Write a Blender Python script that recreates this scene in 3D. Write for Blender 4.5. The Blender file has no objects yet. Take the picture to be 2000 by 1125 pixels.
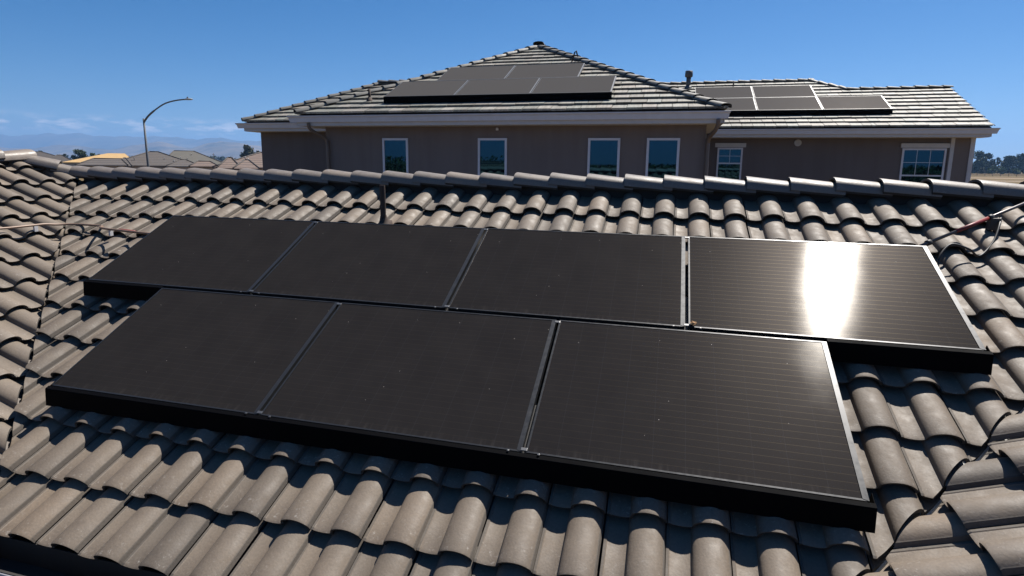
import bpy, bmesh, math, random
from mathutils import Vector, Matrix, noise
R = math.radians
random.seed(11)
scene = bpy.context.scene
COL = scene.collection

# ------------------------------------------------------------------ camera
F_PX = 1124.31
CAM = Vector((3.7868, -2.6528, 1.4478))
c_right = Vector((0.96578, 0.25915, 0.01062))
c_up = Vector((-0.05358, 0.1593, 0.98578))
c_fwd = Vector((-0.25377, 0.95261, -0.16773))
cd = bpy.data.cameras.new('camera')
cam = bpy.data.objects.new('camera', cd)
COL.objects.link(cam)
cd.sensor_width = 36.0
cd.lens = F_PX / 2000 * 36
cd.shift_y = -52.2 / 2000
cd.clip_start = 0.05
cd.clip_end = 60000
cam.matrix_world = Matrix(((c_right.x, c_up.x, -c_fwd.x, CAM.x), (c_right.y, c_up.y, -c_fwd.y, CAM.y),
                           (c_right.z, c_up.z, -c_fwd.z, CAM.z), (0, 0, 0, 1)))
scene.camera = cam

# ------------------------------------------------------------------ sky and sun
SUN_EL, SUN_AZ = R(57.5), R(27.2)
w = bpy.data.worlds.new('World')
scene.world = w
w.use_nodes = True
wn, wl = w.node_tree.nodes, w.node_tree.links
bg = wn['Background']
sky = wn.new('ShaderNodeTexSky')
sky.sky_type = 'NISHITA'
sky.sun_disc = False
sky.sun_elevation = SUN_EL
sky.sun_rotation = SUN_AZ
sky.altitude = 100
sky.air_density = 0.65
sky.dust_density = 0.4
sky.ozone_density = 3.0
bg.inputs['Strength'].default_value = 0.057
# small low cumulus puffs in the sky near the mountains
tc = wn.new('ShaderNodeTexCoord')
sep = wn.new('ShaderNodeSeparateXYZ'); wl.new(tc.outputs['Generated'], sep.inputs[0])
mp = wn.new('ShaderNodeMapping'); mp.inputs['Scale'].default_value = (30, 30, 110)
wl.new(tc.outputs['Generated'], mp.inputs[0])
nz = wn.new('ShaderNodeTexNoise'); nz.inputs['Scale'].default_value = 1.0; nz.inputs['Detail'].default_value = 5
wl.new(mp.outputs[0], nz.inputs['Vector'])
cr = wn.new('ShaderNodeValToRGB')
cr.color_ramp.elements[0].position = 0.46; cr.color_ramp.elements[1].position = 0.62
wl.new(nz.outputs['Fac'], cr.inputs[0])
band = wn.new('ShaderNodeValToRGB')
be = band.color_ramp.elements
be[0].position = 0.030; be[0].color = (0, 0, 0, 1)
be[1].position = 0.062; be[1].color = (0, 0, 0, 1)
e2 = be.new(0.046); e2.color = (1, 1, 1, 1)
wl.new(sep.outputs['Z'], band.inputs[0])
west = wn.new('ShaderNodeMapRange')
west.inputs['From Min'].default_value = -0.35; west.inputs['From Max'].default_value = -0.6
wl.new(sep.outputs['X'], west.inputs[0])
m1 = wn.new('ShaderNodeMath'); m1.operation = 'MULTIPLY'
wl.new(cr.outputs[0], m1.inputs[0]); wl.new(band.outputs[0], m1.inputs[1])
m2 = wn.new('ShaderNodeMath'); m2.operation = 'MULTIPLY'
wl.new(m1.outputs[0], m2.inputs[0]); wl.new(west.outputs[0], m2.inputs[1])
m3 = wn.new('ShaderNodeMath'); m3.operation = 'MULTIPLY'; m3.inputs[1].default_value = 0.8
wl.new(m2.outputs[0], m3.inputs[0])
mixc = wn.new('ShaderNodeMixRGB'); mixc.inputs[2].default_value = (13.5, 12.6, 12.4, 1)
wl.new(m3.outputs[0], mixc.inputs[0]); hs = wn.new('ShaderNodeHueSaturation'); hs.inputs['Saturation'].default_value = 1.42
wl.new(sky.outputs[0], hs.inputs['Color']); wl.new(hs.outputs[0], mixc.inputs[1])
wl.new(mixc.outputs[0], bg.inputs['Color'])

sd = bpy.data.lights.new('sun', 'SUN')
sd.energy = 5.0; sd.angle = R(0.53); sd.color = (1.0, 0.95, 0.88)
so = bpy.data.objects.new('sun', sd)
COL.objects.link(so)
sdir = Vector((math.sin(SUN_AZ) * math.cos(SUN_EL), math.cos(SUN_AZ) * math.cos(SUN_EL), math.sin(SUN_EL)))
so.rotation_euler = sdir.to_track_quat('Z', 'Y').to_euler()
so.location = (20, 40, 60)

scene.render.engine = 'CYCLES'
scene.view_settings.view_transform = 'Standard'
scene.view_settings.look = 'None'
scene.view_settings.exposure = 0.80
scene.view_settings.gamma = 1.0
scene.cycles.max_bounces = 6
scene.cycles.diffuse_bounces = 3
scene.cycles.caustics_reflective = False
scene.cycles.caustics_refractive = False

GROUND = CAM.z - 4.65

# ------------------------------------------------------------------ materials
def new_mat(name, color=(.5, .5, .5), rough=.6, metal=0., spec=.5):
    m = bpy.data.materials.new(name); m.use_nodes = True
    b = m.node_tree.nodes['Principled BSDF']
    b.inputs['Base Color'].default_value = (*color, 1)
    b.inputs['Roughness'].default_value = rough
    b.inputs['Metallic'].default_value = metal
    b.inputs['Specular IOR Level'].default_value = spec
    return m, m.node_tree.nodes, m.node_tree.links, b

def nd(n, typ, **kw):
    x = n.new(typ)
    for k, v in kw.items():
        setattr(x, k, v)
    return x

def coords(n, l, kind='Object', scale=(1, 1, 1)):
    t = n.new('ShaderNodeTexCoord'); m = n.new('ShaderNodeMapping')
    m.inputs['Scale'].default_value = scale
    l.new(t.outputs[kind], m.inputs[0])
    return m.outputs[0]

def ntex(n, l, vec, scale, detail=4, rough=.55):
    t = n.new('ShaderNodeTexNoise')
    t.inputs['Scale'].default_value = scale; t.inputs['Detail'].default_value = detail
    t.inputs['Roughness'].default_value = rough
    l.new(vec, t.inputs['Vector'])
    return t.outputs['Fac']

def ramp(n, l, fac, stops):
    r = n.new('ShaderNodeValToRGB')
    e = r.color_ramp.elements
    while len(e) < len(stops):
        e.new(.5)
    for k, (pos, c) in enumerate(stops):
        e[k].position = pos; e[k].color = (*c, 1) if len(c) == 3 else c
    l.new(fac, r.inputs[0])
    return r.outputs[0]

def mix(n, l, fac, a, b, mode='MIX'):
    x = n.new('ShaderNodeMixRGB'); x.blend_type = mode
    for i, v in ((0, fac), (1, a), (2, b)):
        if hasattr(v, 'is_linked'):
            l.new(v, x.inputs[i])
        else:
            x.inputs[i].default_value = v if i == 0 else (*v, 1)
    return x.outputs[0]

def math_(n, l, op, a, b=None):
    x = n.new('ShaderNodeMath'); x.operation = op
    for i, v in ((0, a), (1, b)):
        if v is None: continue
        if hasattr(v, 'is_linked'): l.new(v, x.inputs[i])
        else: x.inputs[i].default_value = v
    return x.outputs[0]

def bump(n, l, b, h, strength=.3, dist=.01):
    x = n.new('ShaderNodeBump'); x.inputs['Strength'].default_value = strength; x.inputs['Distance'].default_value = dist
    l.new(h, x.inputs['Height']); l.new(x.outputs[0], b.inputs['Normal'])

def attr(n, name):
    a = n.new('ShaderNodeAttribute'); a.attribute_name = name
    return a.outputs['Fac']

def mat_clay(name, c1, c2, scuff=True, rough=.68):
    """grey brown concrete S tile, worn pale near its front lip"""
    m, n, l, b = new_mat(name, rough=rough, spec=.68)
    v = coords(n, l)
    a = ntex(n, l, v, 2.2, 5); f = ntex(n, l, v, 90, 3); g = ntex(n, l, v, 14, 4)
    base = mix(n, l, a, c1, c2)
    t = attr(n, 'tint')
    base = mix(n, l, 1.0, base, ramp(n, l, t, [(0, (.76, .76, .76)), (.35, (.95, .93, .90)), (.65, (1.03, 1.01, .98)), (1, (1.2, 1.13, 1.04))]), 'MULTIPLY')
    base = mix(n, l, .35, base, ramp(n, l, f, [(.3, (.6, .6, .6)), (.7, (1.25, 1.22, 1.2))]), 'MULTIPLY')
    base = mix(n, l, .5, base, ramp(n, l, g, [(.35, (.92, .91, .90)), (.65, (1.06, 1.055, 1.05))]), 'MULTIPLY')
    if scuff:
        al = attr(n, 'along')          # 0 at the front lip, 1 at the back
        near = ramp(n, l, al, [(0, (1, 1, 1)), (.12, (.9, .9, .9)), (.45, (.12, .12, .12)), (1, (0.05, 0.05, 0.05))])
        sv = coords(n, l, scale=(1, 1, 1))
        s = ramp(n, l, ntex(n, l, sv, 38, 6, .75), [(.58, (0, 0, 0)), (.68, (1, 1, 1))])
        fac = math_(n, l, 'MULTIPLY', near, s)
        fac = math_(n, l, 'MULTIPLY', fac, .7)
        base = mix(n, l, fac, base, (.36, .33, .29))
        d = ramp(n, l, ntex(n, l, sv, 5, 5, .7), [(.62, (0, 0, 0)), (.76, (1, 1, 1))])
        base = mix(n, l, math_(n, l, 'MULTIPLY', d, .22), base, (.10, .085, .07))
    l.new(base, b.inputs['Base Color'])
    l.new(ramp(n, l, g, [(.3, (rough - .08,) * 3), (.7, (rough + .12,) * 3)]), b.inputs['Roughness'])
    bump(n, l, b, f, .25, .004)
    return m

M = {}
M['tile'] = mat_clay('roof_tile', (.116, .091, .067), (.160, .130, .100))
M['tile_edge'] = mat_clay('tile_edge', (.030, .026, .022), (.055, .048, .040), False, .85)  # front faces darker than the rib: their shade is put into the colour
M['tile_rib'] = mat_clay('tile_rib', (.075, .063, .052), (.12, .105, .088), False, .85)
M['cap'] = mat_clay('ridge_tile', (.135, .113, .094), (.185, .160, .137), True, .5)

def mat_flat_tile():
    m, n, l, b = new_mat('shake_tile', rough=.62)
    v = coords(n, l, scale=(26, 2.2, 2.2))
    v2 = coords(n, l)
    t = attr(n, 'tint')
    base = ramp(n, l, t, [(0, (.095, .083, .07)), (.3, (.16, .15, .125)), (.55, (.205, .21, .183)), (.8, (.23, .205, .175)), (1, (.29, .27, .235))])
    s = ntex(n, l, v, 1.0, 5, .65)
    base = mix(n, l, .75, base, ramp(n, l, s, [(.35, (.55, .53, .50)), (.6, (1.1, 1.1, 1.08))]), 'MULTIPLY')
    k = ramp(n, l, ntex(n, l, v2, 1.6, 3), [(.58, (0, 0, 0)), (.72, (.5, .5, .5))])
    base = mix(n, l, k, base, (.20, .15, .115))
    l.new(base, b.inputs['Base Color'])
    bump(n, l, b, s, .3, .006)
    return m
M['shake'] = mat_flat_tile()
M['shake_cap'] = mat_clay('hip_tile', (.10, .098, .085), (.155, .148, .132), False, .6)

def mat_stucco(name, c, sc=1.):
    m, n, l, b = new_mat(name, c, .9, spec=.2)
    v = coords(n, l)
    a = ntex(n, l, v, .7 * sc, 5); f = ntex(n, l, v, 120, 3)
    base = mix(n, l, a, tuple(x * .88 for x in c), tuple(x * 1.1 for x in c))
    st = ntex(n, l, coords(n, l, scale=(3, 3, .25)), 1.5, 4)
    base = mix(n, l, .35, base, ramp(n, l, st, [(.35, (.8, .78, .76)), (.6, (1.05, 1.05, 1.05))]), 'MULTIPLY')
    l.new(base, b.inputs['Base Color']); bump(n, l, b, f, .5, .004)
    return m
M['stucco'] = mat_stucco('taupe_stucco', (.195, .164, .150))
M['stucco_dark'] = mat_stucco('dark_taupe_stucco', (.158, .136, .129))
M['stucco_tan'] = mat_stucco('tan_stucco', (.42, .36, .29))

def simple(name, c, rough=.5, metal=0., spec=.5, var=.12, nscale=6.):
    m, n, l, b = new_mat(name, c, rough, metal, spec)
    f = ntex(n, l, coords(n, l), nscale, 5)
    base = mix(n, l, f, tuple(x * (1 - var) for x in c), tuple(min(1, x * (1 + var)) for x in c))
    l.new(base, b.inputs['Base Color'])
    l.new(ramp(n, l, f, [(.3, (max(.02, rough - .06),) * 3), (.7, (min(1, rough + .06),) * 3)]), b.inputs['Roughness'])
    return m
M['gutter'] = simple('painted_gutter', (.60, .63, .70), .45)
M['gutter_shaded'] = simple('shaded_gutter', (.03, .026, .022), .8)  # near-black colour stands in for the shade inside the trough
M['flashing_brown'] = simple('brown_flashing', (.12, .10, .085), .6)
M['trim'] = simple('white_trim', (.55, .54, .54), .55)
M['vinyl'] = simple('white_vinyl', (.66, .66, .70), .4)
M['downspout'] = simple('brown_downspout', (.15, .115, .092), .5)
M['rust'] = simple('rusty_pipe', (.045, .027, .019), .8, 0., var=.4, nscale=14)
M['dark_metal'] = simple('dark_metal', (.05, .048, .046), .55, .3)
M['skirt'] = simple('black_skirt', (.0018, .0018, .0024), .7, 0., .05)
M['frame'] = simple('black_anodised_frame', (.035, .036, .038), .36, .45, var=.06, nscale=30)
M['frame_pale'] = simple('silver_frame', (.22, .22, .22), .42, .5, var=.06, nscale=30)
M['bolt'] = simple('steel_bolt', (.16, .16, .16), .4, .7)
M['flashing'] = simple('galvanised_flashing', (.30, .30, .29), .5, .7)
M['conduit'] = simple('tan_conduit', (.22, .145, .10), .45, .1)
M['conduit_grey'] = simple('grey_conduit', (.10, .085, .08), .4, .3)
M['red_tape'] = simple('red_label', (.20, .022, .018), .5)
M['cable'] = simple('black_cable', (.012, .012, .013), .5)
M['leaf_dry'] = simple('dry_leaf', (.30, .16, .06), .7)
M['deck'] = simple('underlay_felt', (.03, .028, .026), .9)
M['galv'] = simple('galvanised_steel', (.10, .11, .12), .65, .2)
M['lamp_head'] = simple('grey_lamp_housing', (.28, .29, .29), .5)
M['wood_pole'] = simple('weathered_wood', (.10, .08, .065), .9)
M['bark'] = simple('bark', (.09, .065, .045), .95)
M['flue'] = simple('grey_flue', (.10, .10, .10), .6, .2)

def mat_panel(name, Wd, Hd, lines=24, cols=10, far=False):
    m, n, l, b = new_mat(name, (.012, .011, .011), .2)
    t = n.new('ShaderNodeTexCoord'); s = n.new('ShaderNodeSeparateXYZ'); l.new(t.outputs['Object'], s.inputs[0])
    v = t.outputs['Object']
    def lines_(coord, period, width):
        a = math_(n, l, 'DIVIDE', coord, period)
        fr = math_(n, l, 'FRACT', a)
        return math_(n, l, 'LESS_THAN', fr, width)
    hl = lines_(s.outputs['Y'], Hd / lines, .055)
    hl2 = lines_(s.outputs['Y'], Hd / 6, .02)
    vl = lines_(s.outputs['X'], Wd / cols, .012)
    grain = ntex(n, l, v, 2.2, 5); fine = ntex(n, l, v, 260, 2)
    cell = mix(n, l, grain, (.0140, .0126, .0122), (.0190, .0170, .0162))
    base = mix(n, l, math_(n, l, 'MULTIPLY', vl, .6), cell, (.03, .03, .033))
    base = mix(n, l, math_(n, l, 'MULTIPLY', hl, .24), base, (.040, .030, .022))
    # dust film and specks
    dust = ramp(n, l, ntex(n, l, v, 3.3, 6, .65), [(.35, (0, 0, 0)), (.75, (1, 1, 1))])
    base = mix(n, l, math_(n, l, 'MULTIPLY', dust, .014), base, (.32, .28, .24))
    vo = n.new('ShaderNodeTexVoronoi'); vo.inputs['Scale'].default_value = 17; l.new(v, vo.inputs['Vector'])
    gate = n.new('ShaderNodeSeparateColor'); l.new(vo.outputs['Color'], gate.inputs[0])
    spk = math_(n, l, 'LESS_THAN', vo.outputs['Distance'], math_(n, l, 'MULTIPLY', math_(n, l, 'GREATER_THAN', gate.outputs[0], .5), .04))
    base = mix(n, l, math_(n, l, 'MULTIPLY', spk, .7), base, (.55, .5, .45))
    # rain streak dust along the lower edge
    low = ramp(n, l, s.outputs['Y'], [(0.0, (1, 1, 1)), (.06, (0, 0, 0))])
    st = ramp(n, l, ntex(n, l, coords(n, l, scale=(34, 3, 1)), 1., 4), [(.5, (0, 0, 0)), (.75, (1, 1, 1))])
    base = mix(n, l, math_(n, l, 'MULTIPLY', math_(n, l, 'MULTIPLY', low, st), .07), base, (.4, .36, .32))
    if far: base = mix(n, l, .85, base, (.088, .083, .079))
    l.new(base, b.inputs['Base Color'])
    b.inputs['Roughness'].default_value = .42
    b.inputs['Specular IOR Level'].default_value = .0
    gl = n.new('ShaderNodeBsdfAnisotropic'); gl.distribution = 'BECKMANN'
    gl.inputs['Color'].default_value = (1, .97, .93, 1)
    l.new(ramp(n, l, dust, [(0, (.172, .172, .172)), (1, (.190, .190, .190))]), gl.inputs['Roughness'])
    g2 = n.new('ShaderNodeBsdfAnisotropic'); g2.distribution = 'GGX'
    l.new(mix(n, l, hl, (.9, .82, .78), (1, .85, .6)), g2.inputs['Color'])
    g2.inputs['Roughness'].default_value = .34
    m1 = n.new('ShaderNodeMixShader'); l.new(math_(n, l, 'ADD', math_(n, l, 'MULTIPLY', hl, .006), .0040), m1.inputs[0])
    l.new(b.outputs[0], m1.inputs[1]); l.new(g2.outputs[0], m1.inputs[2])
    m2 = n.new('ShaderNodeMixShader'); m2.inputs[0].default_value = .0085
    l.new(m1.outputs[0], m2.inputs[1]); l.new(gl.outputs[0], m2.inputs[2])
    l.new(m2.outputs[0], n['Material Output'].inputs['Surface'])
    tv = n.new('ShaderNodeCombineXYZ'); tv.inputs[0].default_value = 1.0      # embossed glass: brushed along the rows
    for q in (gl,):
        q.inputs['Anisotropy'].default_value = .38; l.new(tv.outputs[0], q.inputs['Tangent'])
    bump(n, l, gl, fine, .04, .0008)
    bump(n, l, b, fine, .04, .0008)
    return m
PW, PH = 1.559, 1.016
M['cells'] = mat_panel('solar_cells', PW, PH)
PW2, PH2 = 1.68, 1.06
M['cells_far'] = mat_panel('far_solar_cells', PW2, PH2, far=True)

def mat_glass():
    m, n, l, b = new_mat('window_glass', (.006, .012, .016), .015, 0., 1.0)
    b.inputs['IOR'].default_value = 1.6
    b.inputs['Specular Tint'].default_value = (.20, .60, .85, 1)
    return m
M['glass'] = mat_glass()

def mat_ground():
    m, n, l, b = new_mat('dry_field', rough=.95, spec=.1)
    v = coords(n, l)
    a = ntex(n, l, v, .012, 6); f = ntex(n, l, v, .15, 5); g = ntex(n, l, v, 3, 4)
    base = ramp(n, l, a, [(.35, (.115, .08, .04)), (.5, (.15, .107, .052)), (.65, (.085, .066, .033))])
    base = mix(n, l, .5, base, ramp(n, l, f, [(.3, (.7, .7, .66)), (.7, (1.2, 1.18, 1.1))]), 'MULTIPLY')
    base = mix(n, l, .4, base, ramp(n, l, g, [(.3, (.7, .7, .7)), (.7, (1.2, 1.2, 1.2))]), 'MULTIPLY')
    l.new(base, b.inputs['Base Color'])
    return m
M['ground'] = mat_ground()
M['dirt'] = simple('pale_dirt', (.30, .21, .135), .95, nscale=.1)

def mat_hill(name, c1, c2):
    m, n, l, b = new_mat(name, rough=1., spec=.05)
    v = coords(n, l)
    a = ntex(n, l, v, .0022, 8, .65)
    l.new(ramp(n, l, a, [(.38, c1), (.56, c2), (.66, tuple(x * 1.3 for x in c2))]), b.inputs['Base Color'])
    return m
M['hill_far'] = mat_hill('far_mountain', (.06, .06, .04), (.12, .10, .06))
M['hill_near'] = mat_hill('dry_foothill', (.06, .055, .035), (.17, .13, .08))

def mat_leaf(name, c1, c2):
    m, n, l, b = new_mat(name, rough=.75, spec=.25)
    v = coords(n, l)
    t = attr(n, 'tint')
    l.new(ramp(n, l, t, [(0, c1), (1, c2)]), b.inputs['Base Color'])
    return m
M['leaf_dark'] = mat_leaf('dark_foliage', (.018, .030, .012), (.055, .080, .028))
M['leaf_olive'] = mat_leaf('olive_foliage', (.040, .048, .022), (.105, .105, .050))
M['leaf_green'] = mat_leaf('green_foliage', (.035, .065, .015), (.09, .13, .035))

def mat_far_roof(name, c, rows=3.2):
    m, n, l, b = new_mat(name, c, .75)
    v = coords(n, l)
    s = n.new('ShaderNodeSeparateXYZ'); l.new(v, s.inputs[0])
    fr = math_(n, l, 'FRACT', math_(n, l, 'MULTIPLY', s.outputs['Z'], 1 / .46))
    ln = math_(n, l, 'LESS_THAN', fr, .28)
    a = ntex(n, l, v, .6, 5); f = ntex(n, l, coords(n, l, scale=(1.5, 1.5, 8)), 2., 2)
    base = mix(n, l, a, tuple(x * .85 for x in c), tuple(x * 1.15 for x in c))
    base = mix(n, l, .5, base, ramp(n, l, f, [(.35, (.8, .78, .76)), (.65, (1.2, 1.2, 1.2))]), 'MULTIPLY')
    base = mix(n, l, math_(n, l, 'MULTIPLY', ln, .8), base, tuple(x * .3 for x in c))   # lapped tile courses
    l.new(base, b.inputs['Base Color'])
    return m
M['roof_greybrown'] = mat_far_roof('grey_brown_tiles', (.085, .070, .060))
M['roof_olive'] = mat_far_roof('olive_grey_tiles', (.105, .095, .075))
M['roof_pink'] = mat_far_roof('pinkish_tan_tiles', (.15, .105, .082))
M['roof_dark'] = mat_far_roof('dark_brown_tiles', (.062, .05, .042))
M['plywood'] = simple('bare_plywood', (.44, .28, .115), .8, var=.15, nscale=.8)
M['asphalt'] = simple('asphalt', (.05, .05, .05), .9, nscale=.6)
M['concrete'] = simple('concrete', (.28, .265, .24), .9, nscale=.8)
M['fence_wood'] = simple('grey_brown_fence', (.12, .095, .08), .9)

# ------------------------------------------------------------------ object helpers
def tag(o, label=None, cat=None, group=None, kind=None):
    if label: o['label'] = label
    if cat: o['category'] = cat
    if group: o['group'] = group
    if kind: o['kind'] = kind
    return o

def empty(name, loc=(0, 0, 0), label=None, cat=None, group=None, mat=None):
    o = bpy.data.objects.new(name, None); COL.objects.link(o)
    o.empty_display_size = .2
    if mat is not None: o.matrix_world = mat
    else: o.location = loc
    bpy.context.view_layer.update()
    return tag(o, label, cat, group)

class MB:
    """collects geometry in world (or local) space and links it as one mesh object"""
    def __init__(self):
        self.bm = bmesh.new()
        self.tint = self.bm.verts.layers.float.new('tint')
        self.along = self.bm.verts.layers.float.new('along')
    def vert(self, p, tint=.5, along=1.):
        v = self.bm.verts.new(p); v[self.tint] = tint; v[self.along] = along
        return v
    def face(self, vs, mi=0, smooth=False):
        try: f = self.bm.faces.new(vs)
        except ValueError: return None
        f.material_index = mi; f.smooth = smooth
        return f
    def poly(self, pts, mi=0, tint=.5):
        return self.face([self.vert(p, tint) for p in pts], mi)
    def box(self, x0, x1, y0, y1, z0, z1, mi=0, M4=None, tint=.5, bev=0.):
        c = [Vector((x, y, z)) for z in (z0, z1) for y in (y0, y1) for x in (x0, x1)]
        if M4 is not None: c = [M4 @ p for p in c]
        v = [self.vert(p, tint) for p in c]
        fs = [self.face([v[i] for i in q], mi) for q in ((0, 2, 3, 1), (4, 5, 7, 6), (0, 1, 5, 4), (2, 6, 7, 3), (0, 4, 6, 2), (1, 3, 7, 5))]
        if bev > 0:
            es = list({e for f in fs for e in f.edges})
            r = bmesh.ops.bevel(self.bm, geom=es, offset=bev, segments=2, affect='EDGES', profile=.6)
            for f in r['faces']: f.material_index = mi
        return v
    def tube(self, pts, rad, seg=10, mi=0, caps=True, tint=.5):
        pts = [Vector(p) for p in pts]
        rs = rad if isinstance(rad, (list, tuple)) else [rad] * len(pts)
        rings = []; prev = None
        for i, p in enumerate(pts):
            d = (pts[min(i + 1, len(pts) - 1)] - pts[max(i - 1, 0)]).normalized()
            if prev is None:
                a = Vector((0, 0, 1)) if abs(d.z) < .9 else Vector((1, 0, 0))
                x = d.cross(a).normalized()
            else:
                x = (prev - d * prev.dot(d)).normalized()
            prev = x; y = d.cross(x)
            rings.append([self.vert(p + rs[i] * (math.cos(2 * math.pi * k / seg) * x + math.sin(2 * math.pi * k / seg) * y), tint) for k in range(seg)])
        for a, b in zip(rings, rings[1:]):
            for k in range(seg):
                self.face([a[k], a[(k + 1) % seg], b[(k + 1) % seg], b[k]], mi, True)
        if caps:
            self.face(rings[0][::-1], mi); self.face(rings[-1], mi)
    def lathe(self, prof, loc, seg=20, mi=0, axis=None):
        q = Vector((0, 0, 1)).rotation_difference(Vector(axis)) if axis else None
        rings = []
        for r, z in prof:
            ring = []
            for k in range(seg):
                p = Vector((r * math.cos(2 * math.pi * k / seg), r * math.sin(2 * math.pi * k / seg), z))
                if q: p = q @ p
                ring.append(self.vert(p + Vector(loc)))
            rings.append(ring)
        for a, b in zip(rings, rings[1:]):
            for k in range(seg): self.face([a[k], a[(k + 1) % seg], b[(k + 1) % seg], b[k]], mi, True)
        self.face(rings[0][::-1], mi); self.face(rings[-1], mi)
    def clip(self, pt, no):
        """keep the side the normal points away from"""
        g = self.bm.verts[:] + self.bm.edges[:] + self.bm.faces[:]
        r = bmesh.ops.bisect_plane(self.bm, geom=g, dist=1e-5, plane_co=Vector(pt), plane_no=Vector(no), clear_outer=True)
        es = [x for x in r['geom_cut'] if isinstance(x, bmesh.types.BMEdge)]
        if es:
            bmesh.ops.holes_fill(self.bm, edges=es, sides=0)
    def build(self, name, mats, parent=None, matrix=None):
        me = bpy.data.meshes.new(name)
        self.bm.normal_update()
        self.bm.to_mesh(me); self.bm.free()
        for m in (mats if isinstance(mats, (list, tuple)) else [mats]): me.materials.append(m)
        o = bpy.data.objects.new(name, me); COL.objects.link(o)
        if matrix is not None:
            o.matrix_world = matrix
        if parent is not None:
            o.parent = parent
            if matrix is None: o.matrix_parent_inverse = parent.matrix_world.inverted()
        return o

def child_local(mb, name, mats, parent):
    """mesh given in the parent's own coordinates"""
    me = bpy.data.meshes.new(name)
    mb.bm.normal_update(); mb.bm.to_mesh(me); mb.bm.free()
    for m in (mats if isinstance(mats, (list, tuple)) else [mats]): me.materials.append(m)
    o = bpy.data.objects.new(name, me); COL.objects.link(o); o.parent = parent
    return o

# ------------------------------------------------------------------ S tiles
SL = math.atan(.5)
CS, SN = math.cos(SL), math.sin(SL)
PITCH, EXPO, TLEN, TILT = .2845, .342, .425, .046
PROFILE = [(0.0, .011), (.012, .010), (.016, .006), (.040, .0015), (.066, .000), (.092, .003), (.109, .009), (.1135, .028),
           (.119, .0385), (.129, .048), (.144, .057), (.163, .0640), (.183, .0678), (.202, .068), (.221, .0655), (.238, .0595), (.252, .051), (.262, .0425), (.268, .036)]
LIP = [(.272, .033), (.279, .009)]

def s_tile(mb, O, U, E, N, u0, v0, rnd):
    th = .015
    tint = min(1, max(0, .5 + rnd.gauss(0, .24)))
    du, dv, dw = rnd.gauss(0, .0022), rnd.gauss(0, .004), rnd.gauss(0, .0018)
    skew = rnd.gauss(0, .006)
    stations = [(0.0, -.004), (.012, 0.), (TLEN * .35, 0.), (TLEN * .7, 0.), (TLEN, 0.)]
    def P(u, v, wz):
        return O + U * (u0 + u + du + skew * v) + E * (v0 + v + dv) + N * (wz + dw + TILT * (1 - v / TLEN * TLEN / EXPO))
    prof = PROFILE + LIP
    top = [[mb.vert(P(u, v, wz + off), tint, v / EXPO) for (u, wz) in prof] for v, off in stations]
    n = len(prof)
    for a, b in zip(top, top[1:]):
        for k in range(n - 1):
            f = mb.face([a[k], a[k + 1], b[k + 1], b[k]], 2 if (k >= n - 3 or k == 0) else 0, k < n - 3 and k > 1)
            if f is not None and k == n - 3: f.smooth = True
    # sharp edge where the arch meets the cut lip
    for a, b in zip(top, top[1:]):
        for k in (n - 2, n - 3, 6, 1, 2):
            e = mb.bm.edges.get((a[k], b[k]))
            if e: e.smooth = False
    # front rim and underside
    def under(k, v):
        u, wz = prof[k]
        if k >= n - 2: return P(u - .012, v, max(wz - .004, .001))
        k0, k1 = max(0, k - 1), min(n - 3, k + 1)
        tx = Vector((prof[k1][0] - prof[k0][0], prof[k1][1] - prof[k0][1])).normalized()
        return P(u + tx.y * th * .9, v, wz - tx.x * th)
    fb = [mb.vert(under(k, .002), tint, 0) for k in range(n)]
    bb = [mb.vert(under(k, TLEN), tint, 1) for k in range(n)]
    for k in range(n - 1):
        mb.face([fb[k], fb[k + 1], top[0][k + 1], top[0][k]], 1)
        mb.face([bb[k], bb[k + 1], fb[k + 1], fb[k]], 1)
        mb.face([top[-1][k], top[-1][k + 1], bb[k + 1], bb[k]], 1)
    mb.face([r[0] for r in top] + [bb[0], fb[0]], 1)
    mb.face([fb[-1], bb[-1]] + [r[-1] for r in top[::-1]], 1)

def tiled_slope(parent, O, U, E, N, cols, rows, clips, seed, u_off=0., vmax=None, ncut=()):
    rnd = random.Random(seed)
    mb = MB()
    for r in range(rows):
        ju = rnd.gauss(0, .004)
        for c in range(cols[0], cols[1]):
            s_tile(mb, O, U, E, N, u_off + c * PITCH + ju, r * EXPO, rnd)
    if vmax: mb.clip(O + E * vmax, E)
    for pt, no in clips: mb.clip(pt, no)
    return mb.build('roof_slope', [M['tile'], M['tile_edge'], M['tile_rib']], parent)

# roof frame of the near house
B0, W0 = -.854, -.200
E_M = Vector((0, CS, SN)); N_M = Vector((0, -SN, CS)); U_M = Vector((1, 0, 0))
O_M = E_M * B0 + N_M * W0
XL = -.31 - O_M.y
XR = 4.86 + O_M.y
E_L = Vector((-CS, 0, SN)); N_L = Vector((SN, 0, CS)); U_L = Vector((0, 1, 0)); O_L = Vector((XL, 0, O_M.z))
E_R = Vector((CS, 0, SN)); N_R = Vector((-SN, 0, CS)); U_R = Vector((0, -1, 0)); O_R = Vector((XR, 0, O_M.z))
RIDGE_Y = 2.80
RIDGE_Z = O_M.z + (RIDGE_Y - O_M.y) * .5
V_L = Vector((-.31 - RIDGE_Y, RIDGE_Y, RIDGE_Z))
V_R = Vector((4.86 + RIDGE_Y, RIDGE_Y, RIDGE_Z))
HT = .37
APEX_L = V_L + Vector((-HT, -HT, HT * .5))
APEX_R = V_R + Vector((HT, -HT, HT * .5))
S2 = math.sqrt(.5)

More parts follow.
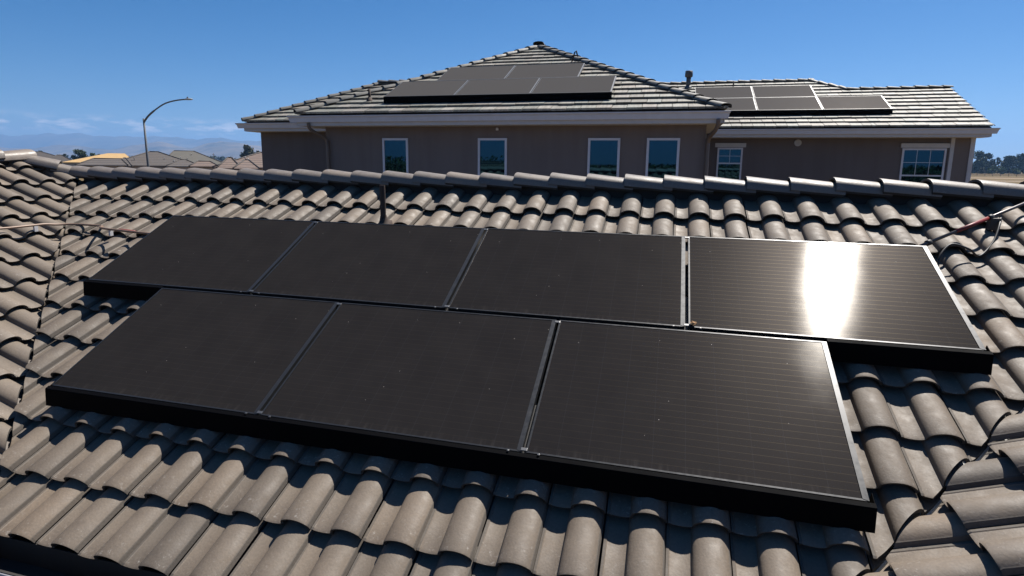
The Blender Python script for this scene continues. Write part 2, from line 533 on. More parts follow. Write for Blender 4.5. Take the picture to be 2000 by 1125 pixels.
house = empty('near_house', (2.2, 1.0, GROUND), 'foreground house under a grey brown S tile roof with valleys on both sides', 'house')
GAP = .005
vl_main = (Vector((-.31 + GAP, 0, 0)), Vector((-S2, -S2, 0)))
vl_wing = (Vector((-.31 - .004, 0, 0)), Vector((S2, S2, 0)))
vr_main = (Vector((4.86 - .026, 0, 0)), Vector((S2, -S2, 0)))
vr_wing = (Vector((4.86 + .006, 0, 0)), Vector((-S2, S2, 0)))
VM = (RIDGE_Y - O_M.y) / CS
tiled_slope(house, O_M, U_M, E_M, N_M, (-14, 28), 11, [vl_main, vr_main], 3, .935 - .195, VM - .055)
VW = (XL - APEX_L.x) / CS
hipL = (V_L, Vector((-S2, S2, 0)))
tiled_slope(house, O_L, U_L, E_L, N_L, (-19, 5), 13, [vl_wing, hipL], 5, 2.045 - .195 - 0 * PITCH, VW - .05)
hipR = (V_R, Vector((S2, S2, 0)))
tiled_slope(house, O_R + N_R * .012, U_R, E_R, N_R, (-12, 17), 13, [vr_wing, hipR], 7, .05, VW - .05)
# back slopes: falling away on the far side, and the outer sides of the wings
E_B = Vector((0, -CS, SN)); N_B = Vector((0, SN, CS)); U_B = Vector((-1, 0, 0)); O_B = Vector((0, 2 * RIDGE_Y - O_M.y, O_M.z))
tiled_slope(house, O_B, U_B, E_B, N_B, (-29, 16), 11, [(Vector((V_L.x + GAP, RIDGE_Y, 0)), Vector((-S2, S2, 0))) if False else (Vector((V_L.x, RIDGE_Y, 0)), Vector((-1, 0, 0))), (Vector((V_R.x, RIDGE_Y, 0)), Vector((1, 0, 0)))], 9, .1, VM - .055)

# roof deck under the tiles, one sheet per slope, plus soffit
def deck_poly(mb, pts):
    top = [Vector(p) + Vector((0, 0, -.012)) for p in pts]
    bot = [Vector(p) + Vector((0, 0, -.09)) for p in pts]
    tv = [mb.vert(p) for p in top]; bv = [mb.vert(p) for p in bot]
    mb.face(tv); mb.face(bv[::-1])
    for k in range(len(pts)):
        j = (k + 1) % len(pts)
        mb.face([tv[k], bv[k], bv[j], tv[j]])
mb = MB()
YS = -5.2
ey, ez = O_M.y, O_M.z
deck_poly(mb, [(XL, ey, ez), (XR, ey, ez), V_R, V_L])
deck_poly(mb, [(XL, YS, ez), (XL, ey, ez), V_L, APEX_L, (APEX_L.x, YS, APEX_L.z)])
deck_poly(mb, [(XR, ey, ez), (XR, YS, ez), (APEX_R.x, YS, APEX_R.z), APEX_R, V_R])
BY = O_B.y
deck_poly(mb, [V_L, V_R, (V_R.x, BY, ez), (V_L.x, BY, ez)])
LXo = 2 * APEX_L.x - XL; RXo = 2 * APEX_R.x - XR
deck_poly(mb, [(APEX_L.x, YS, APEX_L.z), APEX_L, (LXo, BY, ez + .0), (LXo, YS, ez)])
deck_poly(mb, [APEX_L, V_L, (V_L.x, BY, ez), (LXo, BY, ez)])
deck_poly(mb, [APEX_R, (APEX_R.x, YS, APEX_R.z), (RXo, YS, ez), (RXo, BY, ez)])
deck_poly(mb, [V_R, APEX_R, (RXo, BY, ez), (V_R.x, BY, ez)])
mb.build('roof_deck', M['deck'], house)

# ridge and hip tiles: overlapping barrel caps
def cap_run(P0, P1, parent, spacing=.3445, half=.140, hgt=.100, length=.42, seed=1, start=0., mats=None, rise=.034, open_end=0, seg=10, nails=False):
    """caps laid from P0 to P1; the P0 end of each cap lies on top of its neighbour"""
    rnd = random.Random(seed)
    P0, P1 = Vector(P0), Vector(P1)
    d = (P1 - P0); L = d.length; d.normalize()
    side = d.cross(Vector((0, 0, 1))).normalized(); up = side.cross(d)
    mb = MB(); th = .014
    s = start
    while s < L - .05:
        tint = min(1, max(0, .5 + rnd.gauss(0, .26)))
        ln = min(length, L - s + .03)
        off = Vector((0, 0, rnd.gauss(0, .003))) + side * rnd.gauss(0, .004)
        rows = []
        for t, sc in ((0, 1.05), (.012, 1.06), (ln * .5, 1.0), (ln, .94)):
            ring = []
            lift = rise * (1 - t / length)
            for k in range(seg + 1):
                a = math.pi * k / seg
                x = -math.cos(a)
                y = (math.sin(a)) ** .62
                ring.append((x * half * sc, y * hgt * sc + lift, t))
            rows.append(ring)
        def W(x, y, t, inn=0.):
            return P0 + d * (s + t) + side * x * (1 - inn) + up * (y - inn * hgt * 1.6) + off
        vs = [[mb.vert(W(x, y, t), tint, t / length) for x, y, t in ring] for ring in rows]
        for a, b in zip(vs, vs[1:]):
            for k in range(seg): mb.face([a[k], a[k + 1], b[k + 1], b[k]], 0, True)
        for ring, flip in ((rows[0], False), (rows[-1], True)):
            o = [mb.vert(W(x, y, t), tint, 0) for x, y, t in ring]
            i = [mb.vert(W(x, y, t, .11), tint, 0) for x, y, t in ring]
            for k in range(seg):
                q = [i[k], i[k + 1], o[k + 1], o[k]]
                mb.face(q[::-1] if flip else q, 1)
        i0 = [mb.vert(W(x, y, t, .11), tint) for x, y, t in rows[0]]
        i1 = [mb.vert(W(x, y, t, .11), tint) for x, y, t in rows[-1]]
        for k in range(seg): mb.face([i0[k + 1], i0[k], i1[k], i1[k + 1]], 1)
        if nails:
            for sgn in (-1,):
                p = W(sgn * half * .50, hgt * .88 + rise * .7, ln * .33)
                q = (side * sgn * .5 + up).normalized()
                mb.tube([p - q * .004, p + q * .004], .006, 6, 2)
        s += spacing
    if mats is None: mats = [M['cap'], M['tile_edge'], M['dark_metal']]
    return mb.build('ridge_cap', mats, parent)

RC = .045                                    # lift of the cap feet over the deck line
up = Vector((0, 0, RC))
k0 = (4.1 - (-2.95)) % .3445
cap_run(Vector((-2.95, RIDGE_Y, RIDGE_Z)) + up, V_R + up, house, start=k0 - .3445 + .0, seed=21, nails=True)
cap_run(V_L + up + Vector((.10, .10, -.05)), APEX_L + up, house, seed=22, start=0., spacing=.36, nails=True)
cap_run(APEX_L + up + Vector((0, .08, .01)), Vector((APEX_L.x, YS + 2, APEX_L.z)) + up, house, seed=23, nails=True)
cap_run(Vector((APEX_R.x, YS + 2, APEX_R.z)) + up, APEX_R + up, house, seed=24)
cap_run(APEX_R + up, V_R + up, house, seed=25)
# mortar bed below the caps
mb = MB()
mb.box(-2.98, V_R.x, RIDGE_Y - .05, RIDGE_Y + .05, RIDGE_Z - .04, RIDGE_Z + .075)
mb.box(APEX_L.x - .05, APEX_L.x + .05, YS + 2, APEX_L.y, APEX_L.z - .04, APEX_L.z + .07)
mb.build('ridge_board', M['deck'], house)

# valley flashing, a folded metal trough with a raised centre rib
def valley(I, V, parent, mat='flashing'):
    I, V = Vector(I), Vector(V)
    d = (V - I).normalized(); side = d.cross(Vector((0, 0, 1))).normalized()
    mb = MB()
    prof = [(-.16, .050), (-.010, -.004), (0, .018), (.010, -.004), (.16, .050)]
    a = [mb.vert(I + side * x + Vector((0, 0, z + .004))) for x, z in prof]
    b = [mb.vert(V + side * x + Vector((0, 0, z + .004))) for x, z in prof]
    for k in range(4): mb.face([a[k], a[k + 1], b[k + 1], b[k]])
    return mb.build('valley_flashing', M[mat], parent)
valley((XL, ey, ez), V_L, house, 'flashing_brown')
valley((XR, ey, ez), V_R, house)

# gutter along the courtyard eaves (K-style trough) and fascia
def gutter_run(A, B, out, parent, mat, h=.12, wd=.11, name='gutter', lift=0.):
    A, B, out = Vector(A), Vector(B), Vector(out)
    prof = [(0, 0), (0, -h), (wd * .55, -h), (wd * .78, -h * .55), (wd, -h * .2), (wd, 0), (wd + .012, 0), (wd + .012, -h * .24),
            (wd * .84, -h * .62), (wd * .6, -h - .006), (-.006, -h - .006), (-.006, 0)]
    mb = MB()
    a = [mb.vert(A + out * x + Vector((0, 0, z + lift))) for x, z in prof]
    b = [mb.vert(B + out * x + Vector((0, 0, z + lift))) for x, z in prof]
    n = len(prof)
    for k in range(n):
        mb.face([a[k], a[(k + 1) % n], b[(k + 1) % n], b[k]])
    mb.face(a[::-1]); mb.face(b)
    return mb.build(name, mat, parent)
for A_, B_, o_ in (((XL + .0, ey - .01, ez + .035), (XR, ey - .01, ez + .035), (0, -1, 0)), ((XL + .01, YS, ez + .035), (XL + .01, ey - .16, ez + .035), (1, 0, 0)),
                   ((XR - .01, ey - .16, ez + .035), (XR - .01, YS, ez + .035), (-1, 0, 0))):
    gt = gutter_run(A_, B_, o_, house, M['gutter_shaded'], h=.13, wd=.185)
    A_, B_, o_ = Vector(A_), Vector(B_), Vector(o_)
    mb = MB(); q = o_ * .198 + Vector((0, 0, -.012)); mb.tube([A_ + q, B_ + q], .0085, 8); lp_ = mb.build('gutter_lip', M['trim'], None); lp_.parent = gt; lp_.matrix_parent_inverse = gt.matrix_world.inverted()
# walls of the U plan
mb = MB()
zt = ez - .12
mb.box(LXo + .4, XL - .35, YS, BY - .4, GROUND, zt)
mb.box(XR + .35, RXo - .4, YS, BY - .4, GROUND, zt)
mb.box(XL - .35, XR + .35, ey + .36, BY - .41, GROUND, zt - .003)
mb.build('wall', M['stucco'], house)
mb = MB()
mb.box(XL - .36, XR + .36, ey + .0, ey + .37, zt - .03, zt + .0)
mb.box(XL - .36, XL - .0, YS, ey - .01, zt - .03, zt + .0)
mb.box(XR + .0, XR + .36, YS, ey - .01, zt - .03, zt + .0)
mb.build('soffit', M['trim'], house)

# plumbing vent through the tiles, with its lead boot
pb = E_M * 2.235 + N_M * -.135 + U_M * 1.325
vp = MB()
vp.tube([pb + Vector((0, 0, -.1)), pb + Vector((0, 0, .20)), pb + Vector((-.003, 0, .365))], .0255, 14, caps=False)
vp.tube([pb + Vector((-.003, 0, .365)), pb + Vector((-.003, 0, .10))], .0205, 14)
vent = vp.build('vent_pipe', M['rust'], house)
vb = MB(); rnd = random.Random(4)
rings = []
for r, z in ((.085, -.01), (.075, .010), (.050, .03), (.034, .055), (.029, .085)):
    rings.append([vb.vert(pb + Vector((r * math.cos(a) * (1 + rnd.uniform(-.14, .14)), r * 1.1 * math.sin(a), z + rnd.uniform(-.008, .008) - .5 * r * -math.sin(a)))) for a in [2 * math.pi * k / 14 for k in range(14)]])
for a, b in zip(rings, rings[1:]):
    for k in range(14): vb.face([a[k], a[(k + 1) % 14], b[(k + 1) % 14], b[k]], 0, True)
vb.build('pipe_boot', M['rust'], vent)

# ------------------------------------------------------------------ solar panels
def panel_meshes(Wd, Hd):
    fr = MB(); rt, lt, tb = .026, .010, .009
    D = -.040
    # frame bars: mitred, the right-hand one wider
    def bar(p, q, r, s, z0=D, z1=0.):
        pts = [p, q, r, s]
        a = [fr.vert((x, y, z0)) for x, y in pts]; b = [fr.vert((x, y, z1)) for x, y in pts]
        fr.face(b); fr.face(a[::-1])
        for k in range(4): fr.face([a[k], a[(k + 1) % 4], b[(k + 1) % 4], b[k]])
    bar((0, 0), (Wd, 0), (Wd - rt, tb), (lt, tb), z1=-.0015)
    bar((lt, Hd - tb), (Wd - rt, Hd - tb), (Wd, Hd), (0, Hd), z1=-.0015)
    bar((0, 0), (lt, tb), (lt, Hd - tb), (0, Hd))
    bar((Wd - rt, tb), (Wd, 0), (Wd, Hd), (Wd - rt, Hd - tb))
    gl = MB()
    gl.box(lt, Wd - rt, tb, Hd - tb, -.010, -.004)
    return fr, gl

def skirt_mesh(x0, x1, drop=.092, outw=.054, capL=False, capR=False):
    mb = MB()
    prof = [(-.004, -.004), (-.028, -.003), (-.034, -.008), (-.034 - outw, -.008 - drop), (-.031 - outw, -.010 - drop), (-.030, -.012), (-.026, -.007), (-.004, -.008)]
    a = [mb.vert((x0, y, z)) for y, z in prof]; b = [mb.vert((x1, y, z)) for y, z in prof]
    n = len(prof)
    for k in range(n): mb.face([a[k], b[k], b[(k + 1) % n], a[(k + 1) % n]])
    mb.face(a); mb.face(b[::-1])
    def endcap(x, s):
        pts = [(x, -.030, -.010), (x, -.031 - outw, -.010 - drop), (x, .05, -.012 - drop), (x, .05, -.010)]
        v = [mb.vert(p) for p in pts]; v2 = [mb.vert((p[0] + s * .003, p[1], p[2])) for p in pts]
        mb.face(v); mb.face(v2[::-1])
        for k in range(4): mb.face([v[k], v[(k + 1) % 4], v2[(k + 1) % 4], v2[k]])
    if capL: endcap(x0, 1)
    if capR: endcap(x1, -1)
    return mb

def clamp_meshes(Wd, Hd):
    out = []
    for y in (.006, Hd - .030):
        mb = MB(); mb.box(Wd - .006, Wd + .028, y, y + .018, -.006, .003, bev=.002); out.append((mb, 'clamp'))
    for x, y in ((Wd - .075, -.006), (Wd + .085, -.006)):
        mb = MB(); mb.box(x, x + .012, y - .004, y + .006, -.004, .005, bev=.002); out.append((mb, 'bolt'))
    return out

def make_panel(Wd, Hd, cells, frame='frame'):
    root = empty('solar_panel')
    fr, gl = panel_meshes(Wd, Hd)
    child_local(fr, 'frame', M[frame], root)
    child_local(gl, 'glass', cells, root)
    return root
def copy_thing(root):
    r = root.copy(); COL.objects.link(r)
    for ch in list(root.children):
        c = ch.copy(); COL.objects.link(c); c.parent = r
    return r
def slope_matrix(P, U, E, N):
    return Matrix(((U.x, E.x, N.x, P.x), (U.y, E.y, N.y, P.y), (U.z, E.z, N.z, P.z), (0, 0, 0, 1)))

G2 = .022
proto = make_panel(PW, PH, M['cells'])
near_spots = []
lower = ['black solar panel at the left end of the lower row nearest the camera', 'black solar panel in the middle of the lower row of three',
         'black solar panel at the right end of the lower row of three']
upper = ['black solar panel at the left end of the upper row, beside the tan conduit', 'black solar panel in the upper row right below the rusty vent pipe',
         'black solar panel third from the left in the upper row, next to the glaring one', 'black solar panel at the right end of the upper row with the blinding sun glare']
rnd = random.Random(2)
for i in range(3): near_spots.append((i * (PW + G2), 0., lower[i], (-.022 if i == 0 else -.011, PW + (.024 if i == 2 else .011), i == 0, i == 2), i < 2))
for i in range(4):
    sk = None
    if i == 0: sk = (-.022, .768, True, False)
    if i == 3: sk = (.770, PW + .024, False, True)
    near_spots.append((-.784 + i * (PW + G2), PH + .0325, upper[i], sk, i < 3))
used = False
for x, b, lab, sk, cl in near_spots:
    o = proto if not used else copy_thing(near_first)
    if not used:
        near_first = o; used = True
        pending = []
    tag(o, lab, 'solar panel', 'solar panels on the foreground roof')
    E2 = (E_M + N_M * rnd.gauss(0, .0012)).normalized(); U2 = (U_M + N_M * rnd.gauss(0, .0010)).normalized(); N2 = U2.cross(E2).normalized()
    o.matrix_world = slope_matrix(U_M * x + E_M * b, U2, N2.cross(U2), N2)
    pending.append((o, sk, cl))
for o, sk, cl in pending:
    if sk: child_local(skirt_mesh(sk[0], sk[1], capL=sk[2], capR=sk[3]), 'skirt', M['skirt'], o)
    if cl:
        for mb_, nm_ in clamp_meshes(PW, PH): child_local(mb_, nm_, M['bolt'], o)
# rails and feet holding each panel off the tiles
for o, sk, cl in pending:
    for y in (.22, .80):
        mb = MB(); mb.box(.03, PW - .03, y - .02, y + .02, -.090, -.042)
        rl = child_local(mb, 'mounting_rail', M['dark_metal'], o)
        for x in (.35, 1.2):
            mb = MB(); mb.box(x - .02, x + .02, y - .03, y + .03, -.175, -.091); child_local(mb, 'mounting_foot', M['dark_metal'], rl)

for o, sk, cl in pending:
    if cl:
        mb = MB(); mb.box(PW - .015, PW + .037, .012, .34, -.060, -.041); child_local(mb, 'gap_light_block', M['dark_metal'], o)  # added plate under the seam, keeps a sun sliver off the tiles

# conduits
def on_main(a, b, d): return U_M * a + E_M * b + N_M * d
cl = MB()
pts = [(-2.07, .70, .83), (-2.041, 1.166, .815), (-2.04, 1.42, .815), (-2.038, 1.55, .816), (-2.02, 1.66, .803), (-1.97, 1.75, .80), (-1.86, 1.80, .795),
       (-1.64, 1.808, .787), tuple(on_main(-1.376, 1.80, -.012)), tuple(on_main(-.80, 1.785, -.035)), tuple(on_main(-.3, 1.775, -.045))]
# smooth the bend
def catmull(P, n=6):
    P = [Vector(p) for p in P]; out = []
    for i in range(len(P) - 1):
        p0, p1, p2, p3 = P[max(i - 1, 0)], P[i], P[i + 1], P[min(i + 2, len(P) - 1)]
        for k in range(n):
            t = k / n
            out.append(.5 * ((2 * p1) + (p2 - p0) * t + (2 * p0 - 5 * p1 + 4 * p2 - p3) * t * t + (3 * p1 - p0 - 3 * p2 + p3) * t ** 3))
    out.append(P[-1])
    return out
con = empty('conduit', (-2.04, 1.42, .80), 'tan metal conduit bent across the left valley into the array', 'conduit')
bpy.context.view_layer.update()
path = catmull(pts)
cl.tube(path, .0108, 10)
cl.build('pipe', M['conduit'], con)
lb = MB(); a, b = on_main(-1.19, 1.796, -.018), on_main(-1.0, 1.790, -.026)
lb.tube([a, b], .0145, 10); lb.build('warning_label', M['red_tape'], con)
for p in (Vector((-2.04, 1.47, .815)), on_main(-1.30, 1.798, -.017)):
    mb = MB(); mb.box(p.x - .010, p.x + .010, p.y - .016, p.y + .016, p.z - .06, p.z - .008); mb.build('strap', M['trim'], con)

con2 = empty('conduit', tuple(on_main(5.5, 2.1, -.03)), 'grey conduit with a red label running up from the array to the ridge', 'conduit')
bpy.context.view_layer.update()
mb = MB(); a, b = on_main(5.45, 2.07, -.035), on_main(7.1, 3.30, -.035)
mb.tube([a, a.lerp(b, .5), b], .0115, 10); mb.build('pipe', M['conduit_grey'], con2)
mb = MB(); mb.tube([a.lerp(b, .20), a.lerp(b, .36)], .0138, 10); mb.build('warning_label', M['red_tape'], con2)
for t in (.07, .37):
    mb = MB(); mb.tube([a.lerp(b, t - .008), a.lerp(b, t + .008)], .021, 8); mb.build('coupling', M['dark_metal'], con2)
p = a.lerp(b, .385)
mb = MB(); mb.box(p.x - .03, p.x + .035, p.y - .04, p.y + .02, p.z - .10, p.z - .012, bev=.006)
mb.tube([p + Vector((0, 0, -.02)), p + Vector((.02, -.02, -.13))], .012, 8); mb.build('clip', M['dark_metal'], con2)
cb = MB()
cpts = [on_main(6.16, 2.60, -.06), on_main(6.10, 2.46, -.05), on_main(6.02, 2.30, -.10), on_main(5.90, 2.16, -.13), on_main(5.80, 2.12, -.05), on_main(5.70, 2.14, -.03), on_main(5.62, 2.06, -.06), on_main(5.58, 1.96, -.12), on_main(5.50, 1.90, -.10), on_main(5.40, 1.90, -.07)]
cb.tube(catmull(cpts, 8), .0075, 8)
tag(cb.build('cable', M['cable'], None), 'black cable looping over the tiles below the grey conduit', 'cable')

# dry leaf caught at the frame corner
mb = MB(); rnd = random.Random(8)
for k in range(3):
    c = on_main(-.784 + 3 * (PW + G2) + .018 + k * .010, PH + .0325 + .016 + .006 * (k % 2), .006)
    n = 7; ring = []
    ang0 = rnd.uniform(0, 6)
    cen = mb.vert(c + N_M * .012)
    for j in range(n):
        aa = 2 * math.pi * j / n + ang0
        r = .016 * (1 + .5 * math.cos(aa * 1 - ang0)) * rnd.uniform(.7, 1.2)
        ring.append(mb.vert(c + U_M * r * math.cos(aa) + E_M * r * math.sin(aa) + N_M * rnd.uniform(0, .016)))
    for j in range(n): mb.face([cen, ring[j], ring[(j + 1) % n]], 0, False)
tag(mb.build('dry_leaf', M['leaf_dry'], None), 'curled brown dry leaf caught at the lower left frame corner of the glaring panel', 'leaf')

# ------------------------------------------------------------------ two storey house behind
Q = .87
def RP(x, y, z): return CAM + Vector((x, y, z)) * Q
T2 = .462
def flat_slope(parent, A, B, rise_dir, run, clips, seed, course=.30, tw=.30, name='roof_slope', slope=T2):
    """lapped flat tiles from eave A-B up along rise_dir for a horizontal run"""
    rnd = random.Random(seed)
    A, B = Vector(A), Vector(B)
    U = (B - A).normalized(); L = (B - A).length
    h = Vector(rise_dir).normalized(); E = (h + Vector((0, 0, slope))).normalized(); N = U.cross(E).normalized()
    if N.z < 0: N = -N
    SLEN = run * math.sqrt(1 + slope * slope)
    mb = MB(); rows = int(math.ceil(SLEN / course))
    for r in range(rows):
        v0 = r * course; off = -rnd.random() * tw
        u = off
        while u < L:
            wdt = tw * rnd.uniform(.92, 1.08)
            u0, u1 = max(u, 0) + .005, min(u + wdt, L) - .005
            u += wdt
            if u1 - u0 < .02: continue
            tint = min(1, max(0, .52 + rnd.gauss(0, .25)))
            dz = rnd.gauss(0, .002); dv = rnd.gauss(0, .008)
            v1 = v0 + course + .06
            t = .044
            def P(uu, vv, ww): return A + U * uu + E * vv + N * (ww + dz + .042 * (1 - (vv - v0) / course))
            tp = [mb.vert(P(x, y, t), tint, (y - v0) / course) for x, y in ((u0, v0 + dv), (u1, v0 + dv), (u1, v1), (u0, v1))]
            bt = [mb.vert(P(x, y, 0.), tint) for x, y in ((u0, v0 + dv), (u1, v0 + dv), (u1, v1), (u0, v1))]
            mb.face(tp); mb.face(bt[::-1])
            for k in range(4): mb.face([bt[k], bt[(k + 1) % 4], tp[(k + 1) % 4], tp[k]])
    mb.clip(A + E * SLEN, E)
    for pt, no in clips: mb.clip(pt, no)
    o = mb.build(name, M['shake'], parent)
    return o

big = empty('two_storey_house', tuple(RP(-3, 20, -4.65 / Q)), 'taupe stucco two storey house with white gutters behind the foreground ridge', 'house')
bpy.context.view_layer.update()
# front wing (hip roof)
FX0, FX1, FY, FH = -9.5, 1.12, 13.5, 1.17
half = (FX1 - FX0) / 2; FXC = (FX0 + FX1) / 2
FAP = (FXC, FY + half, FH + half * T2)
fA, fB, fP = RP(FX0, FY, FH), RP(FX1, FY, FH), RP(*FAP)
FBK = FY + 11.5                               # the wing runs back into the main roof
flat_slope(big, fA, fB, (0, 1, 0), half * Q, [(fA, Vector((-S2, S2, 0))), (fB, Vector((S2, S2, 0)))], 31)
flat_slope(big, fB, RP(FX1, FBK, FH), (-1, 0, 0), half * Q, [(fB, Vector((-S2, -S2, 0)))], 32)
flat_slope(big, RP(FX0, FBK, FH), fA, (1, 0, 0), half * Q, [(fA, Vector((S2, -S2, 0)))], 33)
CAPM = [M['shake_cap'], M['tile_edge']]
cu = Vector((0, 0, .035))
cap_run(fA + cu, fP + cu, big, spacing=.36, half=.15, hgt=.072, length=.41, seed=41, mats=CAPM, rise=.03, seg=6)
cap_run(fB + cu, fP + cu, big, spacing=.36, half=.15, hgt=.072, length=.41, seed=42, mats=CAPM, rise=.03, seg=6)
cap_run(fP + cu + Vector((0, -.12, .03)), RP(FXC, FBK, FAP[2]) + cu, big, spacing=.36, half=.15, hgt=.072, length=.41, seed=43, mats=CAPM, rise=.03, seg=6)
# left part
LX0, LY, LH = -13.3, 16.1, 1.19
lA, lB = RP(LX0, LY, LH), RP(-5, LY, LH)
LRUN = 3.25
flat_slope(big, lA, lB, (0, 1, 0), LRUN * Q, [(lA, Vector((-S2, S2, 0))), (RP(FX0, 0, 0), Vector((S2, -S2 * 0, 0)) if False else Vector((1, 0, 0)).lerp(Vector((1, 0, 0)), 0))] if False else [(lA, Vector((-S2, S2, 0)))], 34)
flat_slope(big, RP(LX0, LY + 2 * LRUN, LH), lA, (1, 0, 0), LRUN * Q, [(lA, Vector((S2, -S2, 0))), (RP(LX0, LY + 2 * LRUN, LH), Vector((S2, S2, 0)))], 35)
lP = RP(LX0 + LRUN, LY + LRUN, LH + LRUN * T2)
cap_run(lA + cu, lP + cu, big, spacing=.36, half=.15, hgt=.072, length=.41, seed=44, mats=CAPM, rise=.03, seg=6)
cap_run(lP + cu + Vector((-.05, 0, .02)), RP(FXC, LY + LRUN, LH + LRUN * T2) + cu, big, spacing=.36, half=.15, hgt=.072, length=.41, seed=45, mats=CAPM, rise=.03, seg=6)
flat_slope(big, RP(-5, LY + 2 * LRUN, LH), RP(LX0, LY + 2 * LRUN, LH), (0, -1, 0), LRUN * Q, [(RP(LX0, LY + 2 * LRUN, LH), Vector((-S2, -S2, 0)))], 36)
# right part: long slope, gable end at the right, higher ridge at the left
RX0, RX1, RY, RH = -3.0, 8.95, 20.0, 1.16
rA, rB = RP(RX0, RY, RH), RP(RX1, RY, RH)
R1, R2 = 3.15, 4.15
bx = 5.85
flat_slope(big, rA, RP(bx - .0, RY, RH), (0, 1, 0), R2 * Q, [(RP(bx, RY + R1, RH), Vector((S2, S2, 0)))], 37)
flat_slope(big, RP(bx + .0, RY, RH), rB, (0, 1, 0), R1 * Q, [], 38)
flat_slope(big, RP(RX1, RY + 2 * R1, RH), RP(bx, RY + 2 * R1, RH), (0, -1, 0), R1 * Q, [], 39)
flat_slope(big, RP(bx, RY + 2 * R2, RH), RP(RX0, RY + 2 * R2, RH), (0, -1, 0), R2 * Q, [(RP(bx, RY + 2 * R2 - R1, RH), Vector((S2, -S2, 0)))], 40)
cap_run(RP(bx, RY + R1, RH + R1 * T2) + cu, RP(RX1 + .05, RY + R1, RH + R1 * T2) + cu, big, spacing=.36, half=.13, hgt=.05, length=.41, seed=46, mats=CAPM, rise=.03, seg=6)
cap_run(RP(bx - (R2 - R1), RY + R2, RH + R2 * T2) + cu, RP(bx + .05, RY + R1, RH + R1 * T2) + cu, big, spacing=.36, half=.13, hgt=.05, length=.41, seed=47, mats=CAPM, rise=.03, seg=6)
cap_run(RP(RX0, RY + R2, RH + R2 * T2) + cu, RP(bx - (R2 - R1) + .1, RY + R2, RH + R2 * T2) + cu, big, spacing=.36, half=.13, hgt=.05, length=.41, seed=48, mats=CAPM, rise=.03, seg=6)
# gable end tiles down the rake
cap_run(RP(RX1 - .12, RY, RH) + cu * .6, RP(RX1 - .12, RY + R1 + .1, RH + (R1 + .1) * T2) + cu * .6, big, spacing=.30, half=.15, hgt=.03, length=.33, seed=49, mats=CAPM, rise=.03, seg=6)

# decks under the flat tiles
mb = MB()
deck_poly(mb, [fA, fB, fP]); deck_poly(mb, [fB, RP(FX1, FBK, FH), RP(FXC, FBK, FAP[2]), fP]); deck_poly(mb, [RP(FX0, FBK, FH), fA, fP, RP(FXC, FBK, FAP[2])])
deck_poly(mb, [lA, lB, RP(-5, LY + LRUN, LH + LRUN * T2), lP]); deck_poly(mb, [RP(LX0, LY + 2 * LRUN, LH), lA, lP])
deck_poly(mb, [rA, rB, RP(RX1, RY + R1, RH + R1 * T2), RP(bx, RY + R1, RH + R1 * T2), RP(bx - R2 + R1, RY + R2, RH + R2 * T2), RP(RX0, RY + R2, RH + R2 * T2)])
deck_poly(mb, [RP(RX1, RY + 2 * R1, RH), RP(bx, RY + 2 * R1, RH), RP(bx, RY + R1, RH + R1 * T2), RP(RX1, RY + R1, RH + R1 * T2)])
mb.build('roof_deck', M['deck'], big)

# walls
def wbox(mb, x0, x1, y0, y1, z0, z1, mi=0):
    a, b = RP(x0, y0, 0), RP(x1, y1, 0)
    mb.box(a.x, b.x, a.y, b.y, z0, z1, mi)
WT = CAM.z + .97 * Q
mb = MB()
wbox(mb, -8.95, .78, 14.0, 25, GROUND, WT)
mb.build('wall', M['stucco'], big)
mb = MB()
wbox(mb, -13.04, -8.951, 16.6, 22, GROUND, WT + .003)
mb.build('wall', M['stucco_dark'], big)
mb = MB()
wbox(mb, .781, 8.78, 20.6, 25.7, GROUND, WT + .004)
mb.build('wall', M['stucco_dark'], big)
# gable wall at the right end
mb = MB()
gp = [(8.78, 20.6), (8.78, 20 + R1), (8.78, 25.7)]
g0 = [RP(8.775, 20.6, 0), RP(8.775, 20 + R1, 0), RP(8.775, 25.7, 0)]
for x in (8.775, 8.60):
    pass
ga = [RP(8.779, 20.6, .95), RP(8.779, 25.7, .95), RP(8.779, 20 + R1, RH + R1 * T2 - .1)]
gb = [p + Vector((-.15, 0, 0)) for p in ga]
va = [mb.vert(p) for p in ga]; vb_ = [mb.vert(p) for p in gb]
mb.face(va); mb.face(vb_[::-1])
for k in range(3): mb.face([va[k], va[(k + 1) % 3], vb_[(k + 1) % 3], vb_[k]])
mb.build('gable_wall', M['stucco_dark'], big)
# pale corner panel and corner boards
mb = MB(); wbox(mb, 8.29, 8.70, 20.56, 20.6, GROUND, WT - .002); mb.build('wall_panel', M['stucco'], big)
for x0, x1 in ((8.19, 8.29), (8.70, 8.82)):
    mb = MB(); wbox(mb, x0, x1, 20.53, 20.64, GROUND, WT - .001); mb.build('corner_board', M['trim'], big)

